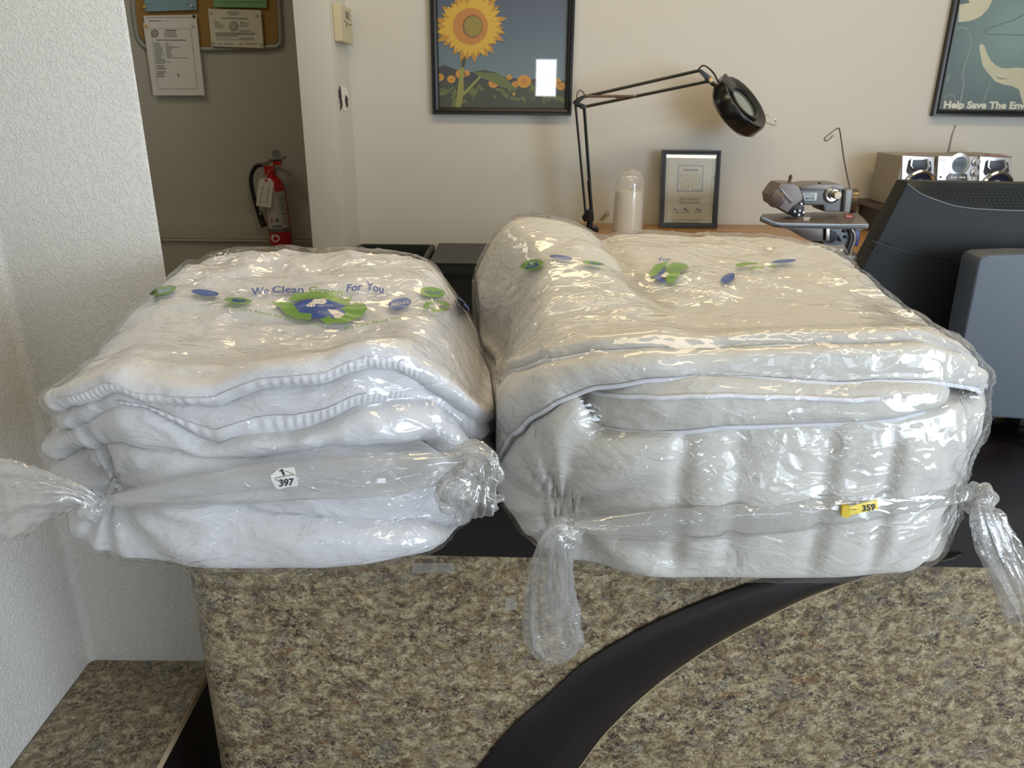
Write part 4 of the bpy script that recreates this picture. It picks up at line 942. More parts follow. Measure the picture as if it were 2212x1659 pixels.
def radio():
    Yf = 2.66; Yb_ = 2.80
    TPR = mat('taupe_cabinet', lin(140, 134, 122), .45); REDB = mat('reddish_top_trim', lin(140, 96, 84), .4)
    s = 312/2212
    def q(pts): return [(1900+x*s, 260+y*s) for x, y in pts]
    zb = at_y(1948, 447, Yf).z
    sx0, sx1 = at_y(1905, 447, Yf).x, at_y(2212, 447, Yf).x
    sh = thing('wall_shelf', 'dark wooden wall shelf under the radio', 'shelf', (sx0, Y0, zb))
    box('shelf_board', sx0, sx1+.1, Yf-.02, Y0-.001, zb-.014, zb, mat('dark_wood', lin(62, 42, 30), .4), sh, .002)
    for x in (sx0+.03, sx1): 
        bm = bmesh.new(); bm_prism(bm, [(x, Y0-.001, zb-.014), (x, Yf, zb-.014), (x, Y0-.001, zb-.17)], (.016, 0, 0)); from_bm('bracket', bm, mat('bracket_dark', lin(40, 30, 26), .5), sh)
    g = thing('mini_stereo', 'silver mini stereo with antenna on the wall shelf behind the monitor', 'radio', (at_y(2070, 447, Yf).x, Yf, zb))
    def unit(name, xl, xr, yt, lab, yf=Yf):
        a, b = at_y(xl, yt, yf), at_y(xr, yt, yf)
        return box(name, a.x, b.x, yf, Yb_+.05, zb, a.z, TPR, g, .006, 3, label=lab), a, b
    def speaker(x0, lab, dx=0):
        # cabinet + silver face with tweeter + woofer
        o, a, b = unit('speaker_cabinet', x0, x0+72.5, 336, lab); 
        xo = x0-1949
        def pp(name, pts, dy, dep, m, bev=.001, label=None): return prism_px(name, [(x+xo, y+dx) for x, y in q(pts)], Yf+dy, dep, m, o, bev, 2, label)
        pp('speaker_face', [(355, 540), (845, 560), (820, 1200), (330, 1200)], -.006, .008, SILVER, .003, 'silver front face')
        pp('top_trim', [(420, 540), (520, 508), (700, 508), (800, 548)], -.004, .03, REDB, .001, 'reddish top trim')
        pp('dark_recess', [(450, 610), (478, 612), (470, 700), (520, 770), (730, 770), (790, 700), (765, 630), (785, 625), (800, 770), (745, 830), (640, 790), (520, 790), (440, 830), (412, 780)], -.0085, .004, DARKINK, 0)
        pp('tweeter_rim', [(490, 585), (750, 585), (765, 720), (700, 775), (520, 770), (470, 700)], -.014, .010, CHROME, .003, 'chrome tweeter rim')
        pp('tweeter', [(515, 600), (730, 600), (738, 705), (690, 750), (535, 748), (500, 695)], -.0165, .008, mat('dark_mesh', lin(38, 42, 50), .4, noise=(500, .3)), .002, 'dark tweeter grille')
        c = at_y(*[v+w for v, w in zip(q([(595, 1010)])[0], (xo, dx))], Yf-.004)
        lathe('woofer_ring', [(.054, 0), (.054, .012), (.049, .016), (.043, .012), (.042, 0)], c, (0, -1, 0), CHROME, o, 44, 'chrome woofer ring')
        lathe('woofer_cone', [(.043, .004), (.038, .007), (.034, .004), (.014, .0005), (.012, .006), (0, .010)], c, (0, -1, 0), mat('navy_cone', lin(40, 42, 66), .45), o, 44, 'dark blue cone')
    speaker(1949, 'left speaker cabinet'); speaker(2116, 'right speaker cabinet', 2)
    o, a, b = unit('control_unit', 2025, 2113, 337, 'silver control unit')
    def pp(name, pts, dy, dep, m, bev=.001, label=None): return prism_px(name, q(pts), Yf+dy, dep, m, o, bev, 2, label)
    pp('unit_face', [(905, 548), (1510, 555), (1470, 1200), (860, 1200)], -.010, .012, SILVER, .002, 'silver control face')
    cc = at_y(*q([(1215, 675)])[0], Yf-.010)
    lathe('display_ring', [(0, 0), (.0365, 0), (.0365, .0015), (.033, .002), (0, .002)], cc, (0, -1, 0), CHROME, o, 40)
    bm = bmesh.new(); bm_lathe(bm, [(0, 0), (.0245, 0), (.0245, .0035), (0, .0038)], Matrix.Translation(cc) @ orient((0, -1, 0)) @ Matrix.Diagonal((1, 1.05, 1, 1)), 36); from_bm('display_disc', bm, mat('display_grey', lin(62, 76, 84), .25), o, True, 'dark display disc')
    pp('display_screen', [(1145, 635), (1288, 635), (1288, 710), (1145, 710)], -.0145, .002, mat('lcd_black', lin(22, 22, 26), .2), 0)
    for x, y in ((1490, 640), (1470, 800)): lathe('volume_knob', [(0, 0), (.0135, 0), (.0135, .004), (.0105, .005), (.0098, .012), (.0085, .014), (0, .0145)], at_y(*q([(x-18, y)])[0], Yf-.010), (.12, -1, -.02), SILVER, o, 28, 'round silver knob')
    for k in range(4): pp('button', [(925, 650+k*50), (1003, 652+k*50), (1003, 664+k*50), (925, 662+k*50)], -.0125, .004, STEEL, .0005)
    pp('button', [(945, 590), (1000, 592), (1000, 625), (945, 622)], -.0135, .004, CHROME, .001)
    pp('tape_deck', [(1075, 815), (1340, 820), (1350, 935), (1320, 1100), (1015, 1100), (1030, 870)], -.0135, .005, mat('deck_dark', lin(58, 58, 58), .3), .001, 'dark button panel')
    for x in (1090, 1143, 1222, 1275): pp('deck_button', [(x, 864), (x+40, 864), (x+40, 884), (x, 884)], -.0155, .003, WHITEP, .0005)
    pp('price_sticker', [(1370, 862), (1455, 866), (1450, 918), (1362, 912)], -.0115, .002, WHITEP, 0, 'white sticker')
    art = Art(); add = px_art(art, Yf-.0125); x0, y0 = q([(1398, 905)])[0]; px_text(add, '3', x0, y0, 3.6, 5, DARKINK, 0, .02); art.build('sticker_digit', o)
    lathe('jack_socket', [(0, 0), (.0035, 0), (.0035, .002), (0, .002)], at_y(*q([(935, 868)])[0], Yf-.0105), (0, -1, 0), DARKINK, o, 14)
    ab = at_y(2052, 330, Yf+.05)
    tube('antenna', [at_y(2048, 330, Yf+.04), at_y(2056, 292, Yf+.04), at_y(2062, 276, Yf+.04)], [.0032, .0028, .0018], STEEL, o, 8)
    tube('antenna_tip', [at_y(2062, 276, Yf+.04), at_y(2063.5, 270, Yf+.04)], .0028, STEEL, o, 8)
radio()

def monitor():
    Y = 1.16; Z0 = CT_Z
    g = thing('computer_monitor', 'black monitor seen from behind on a slate grey stand, right of the bundles', 'monitor', at_z(2150, 915, Z0))
    # rear shell: outline leans with the tilted screen; extruded away from us
    def P(x, y, d=0): return at_y(x, y, Y+d)
    o1 = [(1960, 393), (2330, 400), (2480, 404), (2500, 830), (1900, 830), (1838, 640), (1842, 600)]
    c_ = spline([(p[0], p[1], 0) for p in ((1960, 397), (1990, 419), (2025, 433), (2060, 444), (2100, 450), (2150, 453), (2212, 455), (2478, 459))], 6)
    # lower main panel (below the ridge) with a turned edge
    face = [(p.x, p.y) for p in c_]+[(2494, 826), (2085, 826), (2045, 760), (1965, 690), (1880, 652), (1852, 620), (1857, 597)]
    bm = bmesh.new(); bm_prism(bm, [P(x, y, -.012) for x, y in face], (0, .03, 0), .0015, 2); from_bm('rear_shell', bm, CHARP, g, True, 'charcoal rear shell')
    bm = bmesh.new(); bm_prism(bm, [P(x, y, .008) for x, y in [(1957, 391), (2330, 398), (2484, 402), (2504, 834), (2080, 834), (2038, 764), (1960, 694), (1876, 656), (1845, 622), (1850, 594)]], (0, .03, 0), .004, 2); from_bm('shell_rim', bm, CHARP, g, True, 'outer rim of the shell')
    # vented strip above the ridge leans back towards the top edge
    V, Fc = [], []
    for i, p in enumerate(c_):
        t = i/(len(c_)-1); V += [P(p.x, p.y, -.0115), P(p.x, 393.5+(p.x-1960)*.019, .006)]
    for i in range(len(c_)-1): Fc.append((2*i, 2*i+2, 2*i+3, 2*i+1))
    mesh('vent_strip', V, Fc, CHARP, g, False, 'vented upper strip of the shell')
    bz = [(1944, 404), (2490, 410), (2510, 840), (2080, 838), (2036, 766), (1958, 697), (1870, 660), (1836, 626), (1840, 592)]
    bm = bmesh.new(); bm_prism(bm, [P(x, y, .036) for x, y in bz], (0, .02, 0), .003, 2); from_bm('bezel', bm, BLKP, g, True)
    # raised lower panel curve line + vent band + seam
    cx_ = [p.x for p in c_]; cy_ = [p.y for p in c_]
    tube('shell_ridge', [P(p.x, p.y, -.012) for p in c_], .0012, mat('ridge_highlight', lin(66, 68, 70), .35), g, 6, label='curved ridge line')
    cur = spline([(p[0], p[1], 0) for p in ((1884, 520), (1930, 536), (1980, 549), (2030, 557), (2060, 559))], 5)
    tube('seam_line', [P(p.x, p.y, -.0125) for p in cur], .0008, BLKP, g, 6)
    bm = bmesh.new()
    hole = 0
    for r in range(7):
        y = 408+r*6.6; xs = 1972+[8, 28, 46, 66, 90, 130, 180][r]
        x = xs+(r % 2)*5
        while x < 2300:
            if hole < 400:
                yy = y+(x-2100)*.012; yb_ = float(np.interp(x, cx_, cy_)); yt_ = 393.5+(x-1960)*.019; f_ = (yb_-yy)/(yb_-yt_)
                if .04 < f_ < .9:
                    p = P(x, yy, -.0115+.0175*f_-.0008)
                    bmesh.ops.create_circle(bm, cap_ends=True, segments=8, radius=.0011, matrix=Matrix.Translation(p) @ orient((0, -1, .3))); hole += 1
            x += 10.2
    o = from_bm('vent_holes', bm, mat('hole_black', (.002, .002, .002), .9), g, label='rows of small vent holes'); o['kind'] = 'stuff'
    for (x, y, w, h) in ((1922, 529, 9, 4), (1897, 544, 3, 3)): 
        bm = bmesh.new(); bm_prism(bm, [P(a, b, -.0130) for a, b in circle(x, y, w, h, 14, .3)], (0, .001, 0)); from_bm('screw_recess', bm, mat('recess_black', (.002, .002, .002), .8), g)
    # stand: slate slab leaning back, black neck and round base
    SL = mat('slate_plastic', lin(66, 73, 84), .45, noise=(3, .04))
    Ys = 1.06
    st = [(2114, 566), (2120, 556), (2135, 551), (2212, 548), (2330, 550), (2345, 566), (2370, 905), (2300, 915), (2212, 906), (2120, 900), (2072, 880), (2080, 740)]
    bm = bmesh.new(); bm_prism(bm, [at_y(x, y, Ys) for x, y in st], (0, .045, 0), .008, 4); from_bm('stand_cover', bm, SL, g, True, 'slate grey stand cover').data.set_sharp_from_angle(angle=math.radians(50))
    pc = at_z(2230, 905, Z0)
    box('stand_neck', pc.x-.06, pc.x+.09, Ys+.045, Y-.005, Z0+.01, Z0+.30, BLKP, g, .006, 2)
    bmc = bmesh.new(); bm_lathe(bmc, [(0, 0), (.14, 0), (.14, .004), (.125, .009), (0, .010)], Matrix.Translation((pc.x+.03, Ys+.05, Z0)) @ Matrix.Diagonal((1.0, .75, 1, 1)), 48); from_bm('stand_base', bmc, BLKM, g, True, 'black round base')
    Yl = mat('yellow_connector', lin(196, 172, 50), .5)
    for (x, y, a) in ((2143, 546, 1), ): 
        bm = bmesh.new(); bm_prism(bm, [at_y(px, py, Ys+.05) for px, py in ((x-4, y-3), (x+3, y-5), (x+7, y+5), (x-2, y+5))], (0, .012, 0)); from_bm('cable_plug', bm, Yl, g, label='yellow plug')
    bm = bmesh.new(); bm_prism(bm, [at_y(px, py, Ys+.05) for px, py in ((2196, 545), (2204, 541), (2210, 549), (2196, 551))], (0, .012, 0)); from_bm('cable_plug', bm, STEEL, g, label='grey plug')
    t = thing('price_tag', 'small yellow tag on the counter at the foot of the monitor stand', 'tag', at_z(2160, 912, Z0))
    c = at_z(2158, 913, Z0+.0005); box('tag_card', c.x-.006, c.x+.006, c.y-.004, c.y+.004, Z0+.0102, Z0+.0115, Yl, t)
monitor()
# ------------------------------------------------------------------ folded comforters in clear garment bags
def cloth(name, c, warm=0.0):
    m = mat(name, c, .85, noise=(7, .02), sheen=.15)
    nt = m.node_tree; N = nt.nodes; L = nt.links; b = N['Principled BSDF']; tc = N.new('ShaderNodeTexCoord')
    mp = N.new('ShaderNodeMapping'); mp.inputs['Scale'].default_value = (.7, 1, 1.5); mp.inputs['Rotation'].default_value = (0, .35, .2); L.new(tc.outputs['Object'], mp.inputs[0])
    prev = None
    for sc_, amp_ in ((16, 1.0), (42, .35)):
        n = N.new('ShaderNodeTexNoise'); n.inputs['Scale'].default_value = sc_; n.inputs['Detail'].default_value = 3; n.inputs['Distortion'].default_value = 1.3; L.new(mp.outputs[0], n.inputs['Vector'])
        q = N.new('ShaderNodeMath'); q.operation = 'SUBTRACT'; q.inputs[1].default_value = .5; L.new(n.outputs['Fac'], q.inputs[0])
        c_ = N.new('ShaderNodeMath'); c_.operation = 'ABSOLUTE'; L.new(q.outputs[0], c_.inputs[0])
        d = N.new('ShaderNodeMath'); d.operation = 'MULTIPLY'; d.inputs[1].default_value = -amp_; L.new(c_.outputs[0], d.inputs[0])
        if prev is None: prev = d.outputs[0]
        else:
            ad = N.new('ShaderNodeMath'); ad.operation = 'ADD'; L.new(prev, ad.inputs[0]); L.new(d.outputs[0], ad.inputs[1]); prev = ad.outputs[0]
    bp = N.new('ShaderNodeBump'); bp.inputs['Strength'].default_value = .55; bp.inputs['Distance'].default_value = .012
    L.new(prev, bp.inputs['Height']); L.new(bp.outputs[0], b.inputs['Normal'])
    return m
WHITE_COTTON = cloth('white_cotton', (0.64, 0.64, 0.665)); CREAM_COTTON = cloth('ivory_cotton', (0.60, 0.585, 0.55)); PIPING = mat('white_piping', (0.72, 0.74, 0.82), .6)
STITCH = mat('hem_band_cotton', (0.68, 0.68, 0.71), .8, bump=(60, .3, .003))

def curve_at(pts, Y):
    """px polyline -> z(x); Y is a plane or the front outline y(x) the curve lies on"""
    P = []
    for x, y in pts:
        p = at_y(x, y, Y(at_y(x, y, .8).x) if callable(Y) else Y)
        if callable(Y):
            for _ in range(12): p = at_y(x, y, .5*p.y+.5*Y(p.x))
        P.append(p)
    xs = np.array([p.x for p in P]); zs = np.array([p.z for p in P]); o = np.argsort(xs)
    xs, zs = xs[o], zs[o]
    fx = np.linspace(xs[0]-.02, xs[-1]+.02, 300); fz = np.interp(fx, xs, zs)
    k = np.hanning(7); k /= k.sum(); fz2 = np.convolve(np.pad(fz, 3, mode='edge'), k, 'valid')
    return lambda x: np.interp(x, fx, fz2)
def front_y(cx, cy, a, b, n, bulge):
    def f(x):
        u = min(abs((x-cx)/a), .992); return cy-b*(1-u**n)**(1/n)-bulge*(1-u**6)
    return f

def contact(V, side, gap):
    """the two bundles press against each other along this line"""
    xb = np.interp(V[..., 1], [.70, .90, 1.0, 1.12, 1.3], [-.011, -.022, -.030, -.050, -.075])
    if side < 0: V[..., 0] = np.minimum(V[..., 0], xb-gap)
    if side > 0: V[..., 0] = np.maximum(V[..., 0], xb+gap)
    return V
def layer(name, m, parent, out, zb, zt, T=None, seed=0, nth=460, wr=1.0, bulge=None, rise=.40, edge=None, hem=None, inset=0.0, post=None, label=None, side=0):
    """one quilt fold: a slab with plan outline `out` = (cx, cy, a, b, n), underside zb(x), front lip zt(x), top T(x, y)"""
    cx, cy, a, b, n = out
    th = np.linspace(0, 2*np.pi, nth, endpoint=False)
    c, s = np.cos(th), np.sin(th)
    ox = np.sign(c)*np.abs(c)**(2/n); oy = np.sign(s)*np.abs(s)**(2/n)
    # rows: inner underside -> outer underside -> nose -> top -> centre
    nr = 60 if T is not None else 14
    nose = 22
    rows = [('b', r) for r in np.linspace(.55, .97, 5)] + [('n', t) for t in np.linspace(0, 1, nose)] + [('t', r) for r in np.linspace(.985, 0.0, nr)]
    V = np.zeros((len(rows), nth, 3))
    for i, (kind, t) in enumerate(rows):
        if kind == 'n': r = np.ones(nth)
        else: r = np.full(nth, t)
        x0 = cx+ox*a*r; y0 = cy+oy*b*r
        B, Tt = zb(x0), zt(x0); H = np.maximum(Tt-B, .004)
        if kind == 'b': x, y, z = x0, y0, B+.0
        elif kind == 'n':
            an = -math.pi/2+math.pi*t
            push = (bulge if bulge is not None else np.minimum(H*.5, .02))*(abs(math.cos(an))**.8)
            z = B+H*(.5+.5*math.sin(an))
            x = x0+c*push; y = y0+s*push
            f = fbm(x*7, z*12, seed*3.1+y*7, seed, 2); g = ridge(x*15+z*12, z*22-x*8, seed+y*15, seed+5, 3)
            d = wr*(f*.014+g*.0042)*math.sin(math.pi*min(max(t, .04), .96))
            x = x+c*d; y = y+s*d
            z = z+wr*.003*fbm(x*14, y*14, seed*1.7, seed+9, 2)
        else:
            w = sstep(0, rise, 1-r)
            top = Tt if T is None else T(x0, y0)
            z = Tt*(1-w)+top*w; x, y = x0, y0
            if T is not None:
                k = sstep(0, .10, 1-r)
                z = z+k*wr*(.009*fbm(x*7+y*2, y*9, seed*2.3, seed, 3)+.0050*ridge(x*13+y*7, y*24-x*5, seed, seed+3, 3))
        V[i, :, 0], V[i, :, 1], V[i, :, 2] = x, y, z
    if post is not None: V = post(V)
    V[..., 2] = np.maximum(V[..., 2], np.where(V[..., 1] > .85, CT_Z+.0015, -1))
    V = contact(V, side, .0012)
    nR = len(rows); idx = np.arange(nR*nth).reshape(nR, nth)
    A = idx[:-1, :]; Bq = np.roll(A, -1, 1); D = idx[1:, :]; Cq = np.roll(D, -1, 1)
    F = np.stack([A, Bq, Cq, D], -1).reshape(-1, 4)
    o = np_mesh(name, V.reshape(-1, 3), F, m, parent, label)
    return o, V, (5, 5+nose)

def np_mesh(name, V, F, m, parent, label=None, smooth=True):
    me = bpy.data.meshes.new(name); V = np.ascontiguousarray(V, np.float32); F = np.ascontiguousarray(F, np.int32); k = F.shape[1]
    me.vertices.add(len(V)); me.vertices.foreach_set('co', V.ravel())
    me.loops.add(F.size); me.loops.foreach_set('vertex_index', F.ravel())
    me.polygons.add(len(F)); me.polygons.foreach_set('loop_start', np.arange(0, F.size, k, dtype=np.int32)); me.polygons.foreach_set('loop_total', np.full(len(F), k, np.int32))
    me.update(calc_edges=True); me.validate()
    o = link(name, me, m, parent, smooth)
    if label: o['label'] = label
    return o

def hem_strip(name, V, rows, row, m, parent, xr, h=.010, up=True, piping=None, seed=0, label=None):
    """narrow stitched binding (or piping cord) following one row of a fold's nose between x limits"""
    R = V[row]; keep = [i for i in range(R.shape[0]) if xr[0] <= R[i, 0] <= xr[1] and R[i, 1] < xr[2]]
    if not keep: return
    # contiguous front run ordered by angle index
    ks = sorted(keep); pts = [Vector(R[i]) for i in ks]
    if piping:
        bm = bmesh.new(); bm_tube(bm, pts, piping, 8); recalc(bm); return from_bm(name, bm, m, parent, True, label)

def pull(V, knots, depth=.02, rad=.06, out=(0, 0)):
    """draw the surface in towards the bag knots with folds radiating from them"""
    for K in knots:
        d = V-np.array(K); dist = np.sqrt((d**2).sum(-1)); ang = np.arctan2(d[..., 2], d[..., 0])
        f = np.exp(-(dist/rad)**2)
        V[..., 1] += f*depth
        w = np.exp(-(dist/(rad*2.4))**2)*sstep(0, .02, dist)
        V[..., 1] += w*.006*np.sin(ang*11+np.sin(ang*3)*2)
    return V

def build_bag(name, comforter_objs, parent, knots, center, scale, seed, calm, wrinkle=1.0, off=.001, extra=None):
    bm = bmesh.new(); bmesh.ops.create_icosphere(bm, subdivisions=8, radius=1)
    D = np.array([v.co[:] for v in bm.verts]); F = np.array([[v.index for v in f.verts] for f in bm.faces]); E = np.array([[e.verts[0].index, e.verts[1].index] for e in bm.edges]); bm.free()
    D = D*np.array(scale); D /= np.linalg.norm(D, axis=1)[:, None]
    vv, ff, o0 = [], [], 0
    for o in comforter_objs:
        vv += [v.co[:] for v in o.data.vertices]; ff += [[i+o0 for i in p.vertices] for p in o.data.polygons]; o0 = len(vv)
    tree = BVHTree.FromPolygons(vv, ff)
    C = Vector(center); r = np.zeros(len(D))
    for i, d in enumerate(D):
        dv = Vector(d); h = tree.ray_cast(C+dv*1.5, -dv)
        r[i] = 1.5-h[3] if h[0] is not None else .1
    n = len(D); deg = np.bincount(E.ravel(), minlength=n)
    def blur(a, k):
        for _ in range(k):
            s_ = np.bincount(E[:, 0], a[E[:, 1]], n)+np.bincount(E[:, 1], a[E[:, 0]], n); a = .5*a+.5*s_/deg
        return a
    def dil(a, k):
        for _ in range(k):
            b_ = a.copy(); np.maximum.at(b_, E[:, 0], a[E[:, 1]]); np.maximum.at(b_, E[:, 1], a[E[:, 0]]); a = b_
        return a
    r = np.maximum(r, .05); r = np.minimum(r, .6)
    r1 = blur(dil(r, 2), 14); r1 = np.maximum(r1, blur(r, 2)); r1 = blur(r1, 3)+off
    base = np.array(center)+D*r1[:, None]
    x, y, z = base.T
    # projected pixel position decides where the printed panel lies flat
    rel = base-np.array(CAM); dz = rel@np.array(Fv); px = IMG_W/2+FPX*(rel@np.array(Rv))/dz; py = IMG_H/2-FPX*(rel@np.array(Uv))/dz
    calmf = np.ones(n)
    for (cx_, cy_, hx, hy, amt) in calm:
        q = np.maximum(np.abs(px-cx_)/hx, np.abs(py-cy_)/hy); calmf = np.minimum(calmf, amt+(1-amt)*sstep(.85, 1.35, q))
    wx, wy = fbm(x*6, y*6, z*6, seed, 2)*.06, fbm(x*6, y*6, z*6, seed+4, 2)*.06
    w1 = ridge((x+wx)*9+(y+wy)*4, (y+wy)*16-(x+wx)*4, z*16, seed+1, 2)
    w2 = ridge((x+wy)*22-y*9, (y+wx)*30+x*8, z*34, seed+2, 2)
    w3 = ridge((x+wy)*55+y*20, (y+wx)*60, z*64, seed+7, 2)
    w0 = fbm(x*5, y*5, z*5, seed+8, 2)
    dsp = (.0022*w0+.0016*np.maximum(w1, -.3)+.0012*np.maximum(w2, -.3)+.0006*w3)*calmf*wrinkle+.0025
    cr = lambda fx, fy, fz, sd, wdt: np.exp(-np.abs(fbm(fx, fy, fz, sd, 2))/wdt)
    dsp += (.0022*cr((x+wx)*7+y*5, (y+wy)*8-x*4, z*12, seed+11, .035)+.0016*cr((x-wy)*13-y*9, (y+wx)*14+x*6, z*20, seed+12, .045)-.0014*cr((x+wx)*18, (y-wx)*22, z*24, seed+13, .05))*calmf*wrinkle
    for K in knots:
        d = base-np.array(K); dist = np.sqrt((d**2).sum(1)); an = np.arctan2(d[:, 2], d[:, 0])
        w = np.exp(-(dist/.13)**2)*sstep(.004, .03, dist)
        an2 = an+.25*fbm(x*20, z*20, y*20, seed, 2)
        dsp += w*.0042*(np.abs(np.sin(an2*9))**.5*-1+.8)*(.5+.5*sstep(0, .05, dist))
    P = np.array(center)+D*(r1+dsp)[:, None]
    for K in knots:
        d = np.array(K)-P; dist = np.sqrt((d**2).sum(1)); w = np.exp(-(dist/.032)**2)
        P += d*(w*.75)[:, None]
    P[:, 2] = np.maximum(P[:, 2], np.where(P[:, 1] > .85, CT_Z+.0006, -1))
    P = contact(P, -1 if center[0] < 0 else 1, .0002)
    o = np_mesh('plastic_film', P, F, FILM, parent, 'clear plastic film')
    return o, BVHTree.FromPolygons([tuple(p) for p in P], [tuple(f) for f in F])

FILM = film_mat('clear_film', milk=.03, crinkle=.5, scale=13, refl=.07, dist=.004)
FILMG = film_mat('gathered_film', milk=.19, crinkle=.35, scale=26, refl=.17, dist=.004)

def tail(name, path, radii, flat, parent, seed, pleats=13, amp=.35, m=None, seg=90, closed_end=False, label=None, tw=0.0):
    """gathered film tube along a path; radii = list of half widths; flat = depth / width"""
    P = spline(path, 14); n = len(P); rr = np.interp(np.linspace(0, 1, n), np.linspace(0, 1, len(radii)), radii)
    T = frames(P); th = np.linspace(0, 2*np.pi, seg, endpoint=False); V = np.zeros((n, seg, 3))
    for i in range(n):
        t, nn, bb = T[i]; s = i/(n-1)
        # side vector across the view, depth vector towards the camera
        side = t.cross(Vector((0, -1, 0))).normalized(); dep = side.cross(t).normalized()
        ple = np.sin(th*pleats+seed+3*np.sin(th*2+seed)+tw*s*3)
        no = ridge(np.cos(th)*2.2+seed, np.sin(th)*2.2, s*3.2, seed, 3)
        cr = fbm(np.cos(th)*5, np.sin(th)*5+seed, s*12, seed+3, 3)
        q = rr[i]*(1+amp*(.35*ple*(1-.55*s)+.6*no+.45*cr))
        a, b = np.cos(th)*q, np.sin(th)*q*flat
        V[i] = np.array(P[i])+np.outer(a, np.array(side))+np.outer(b, np.array(dep))
    idx = np.arange(n*seg).reshape(n, seg); A = idx[:-1]; B_ = np.roll(A, -1, 1); D_ = idx[1:]; C_ = np.roll(D_, -1, 1)
    F = np.stack([A, B_, C_, D_], -1).reshape(-1, 4)
    return np_mesh(name, V.reshape(-1, 3), F, m or FILMG, parent, label)

def knot(c, r, parent, seed, ax=(1, 0, 0)):
    """pulled-tight knot: short fat twisted ring of film"""
    a = Vector(ax).normalized(); M_ = orient(a); u = [M_ @ Vector((math.cos(t), math.sin(t), 0)) for t in [i*math.pi*2/28 for i in range(28)]]
    R = r*.62; V = np.zeros((29*24, 3)); k = 0; N1, N2 = 28, 24
    for i in range(N1):
        ph = 2*math.pi*i/N1; dirv = (M_ @ Vector((math.cos(ph), math.sin(ph), 0))); 
        for j in range(N2):
            t = 2*math.pi*j/N2; w = r*.55*(1+.22*math.sin(5*t+3*ph+seed)+.12*math.sin(9*t-2*ph))
            p = Vector(c)+dirv*(R+w*math.cos(t))+a*(w*math.sin(t)*1.2); V[i*N2+j] = p
    V = V[:N1*N2]; idx = np.arange(N1*N2).reshape(N1, N2)
    A = idx; B_ = np.roll(A, -1, 0); C_ = np.roll(B_, -1, 1); D_ = np.roll(A, -1, 1)
    F = np.stack([A, B_, C_, D_], -1).reshape(-1, 4)
    return np_mesh('knot', V, F, film_mat('knot_film', milk=.30, crinkle=.6, scale=90, refl=.16, dist=.004), parent, 'tight film knot')

def band(name, up, lo, Yfun, parent, seed, m, thick=.010, label=None):
    """rolled hem of the bag: flattened roll of film between two pixel polylines, lying on the bag front"""
    n = 150; us = np.linspace(0, 1, n)
    def samp(L): L = np.array(L, float); t = np.linspace(0, 1, len(L)); return np.interp(us, t, L[:, 0]), np.interp(us, t, L[:, 1])
    ux, uy = samp(up); lx, ly = samp(lo); seg = 40; V = np.zeros((n, seg, 3))
    for i in range(n):
        Y = Yfun((ux[i]+lx[i])/2); A = np.array(at_y(ux[i], uy[i], Y)); B_ = np.array(at_y(lx[i], ly[i], Y)); c = (A+B_)/2; h = (A-B_)/2
        t = np.linspace(0, 2*np.pi, seg, endpoint=False); q = 1+.10*ridge(np.cos(t)*3+seed, np.sin(t)*3, us[i]*5, seed, 3)+.04*np.sin(5*t+us[i]*4)
        hh = np.linalg.norm(h); th_ = min(thick, hh*.9)
        V[i] = c+np.outer(np.cos(t)*q, h)+np.outer(np.sin(t)*q, np.array((0, -th_, 0)))
        V[i, :, 1] -= th_*.2
    idx = np.arange(n*seg).reshape(n, seg); A = idx[:-1]; B_ = np.roll(A, -1, 1); D_ = idx[1:]; C_ = np.roll(D_, -1, 1)
    F = np.stack([A, B_, C_, D_], -1).reshape(-1, 4); V = V.reshape(-1, 3)
    o = np_mesh(name, V, F, m, parent, label)
    return o, BVHTree.FromPolygons([tuple(p) for p in V], [tuple(f) for f in F])

def decal(name, polys, tree, parent, off=.0012, step=7, label=None, fallbackY=.75):
    """flat ink shapes (px polygons, material) laid onto a surface, subdivided so that they follow it"""
    V, Fc, MI, MS = [], [], [], []
    for lay, (pts, m, faces) in enumerate(polys):
        b = bmesh.new(); vs_ = [b.verts.new((x, y, 0)) for x, y in pts]
        for f in (faces or [range(len(pts))]):
            try: b.faces.new([vs_[i] for i in f])
            except ValueError: pass
        bmesh.ops.triangulate(b, faces=b.faces[:])
        for _ in range(4):
            lg = [e for e in b.edges if e.calc_length() > step]
            if not lg: break
            bmesh.ops.subdivide_edges(b, edges=lg, cuts=1); bmesh.ops.triangulate(b, faces=b.faces[:])
        b.verts.index_update(); o0 = len(V); ok = {}
        for v in b.verts:
            d = ray(v.co.x, v.co.y); h = tree.ray_cast(CAM, d)
            if h[0] is None: h = (at_y(v.co.x, v.co.y, fallbackY),)
            V.append(tuple(h[0]-d*(off+lay*.00006)))
        if m not in MS: MS.append(m)
        for f in b.faces: Fc.append(tuple(v.index+o0 for v in f.verts)); MI.append(MS.index(m))
        b.free()
    return mesh(name, V, Fc, MS, parent, False, label, MI)
def ink(n, *c):
    m = mat(n, lin(*c), .3, noise=(60, .08)); m.node_tree.nodes['Principled BSDF'].inputs['Alpha'].default_value = .88; return m
INKB, INKG, INKW = ink('bag_ink_blue', 50, 80, 148), ink('bag_ink_green', 106, 146, 62), ink('bag_ink_white', 214, 208, 198)
def T_(t, x, y, w, h, m, slope=0.0, bold=.0, shear=0.0):
    V, Fc = text_box(t, x, y, w, h, bold, shear); ys = [y-v[1] for v in V]; my = max(ys) or 1
    V = [(a, y-(y-b)*h/my+(a-x)*slope) for a, b in V]; return (V, m, Fc)
def E_(cx, cy, rx, ry, rot, m): return (circle(cx, cy, rx, ry, 30, rot), m, None)
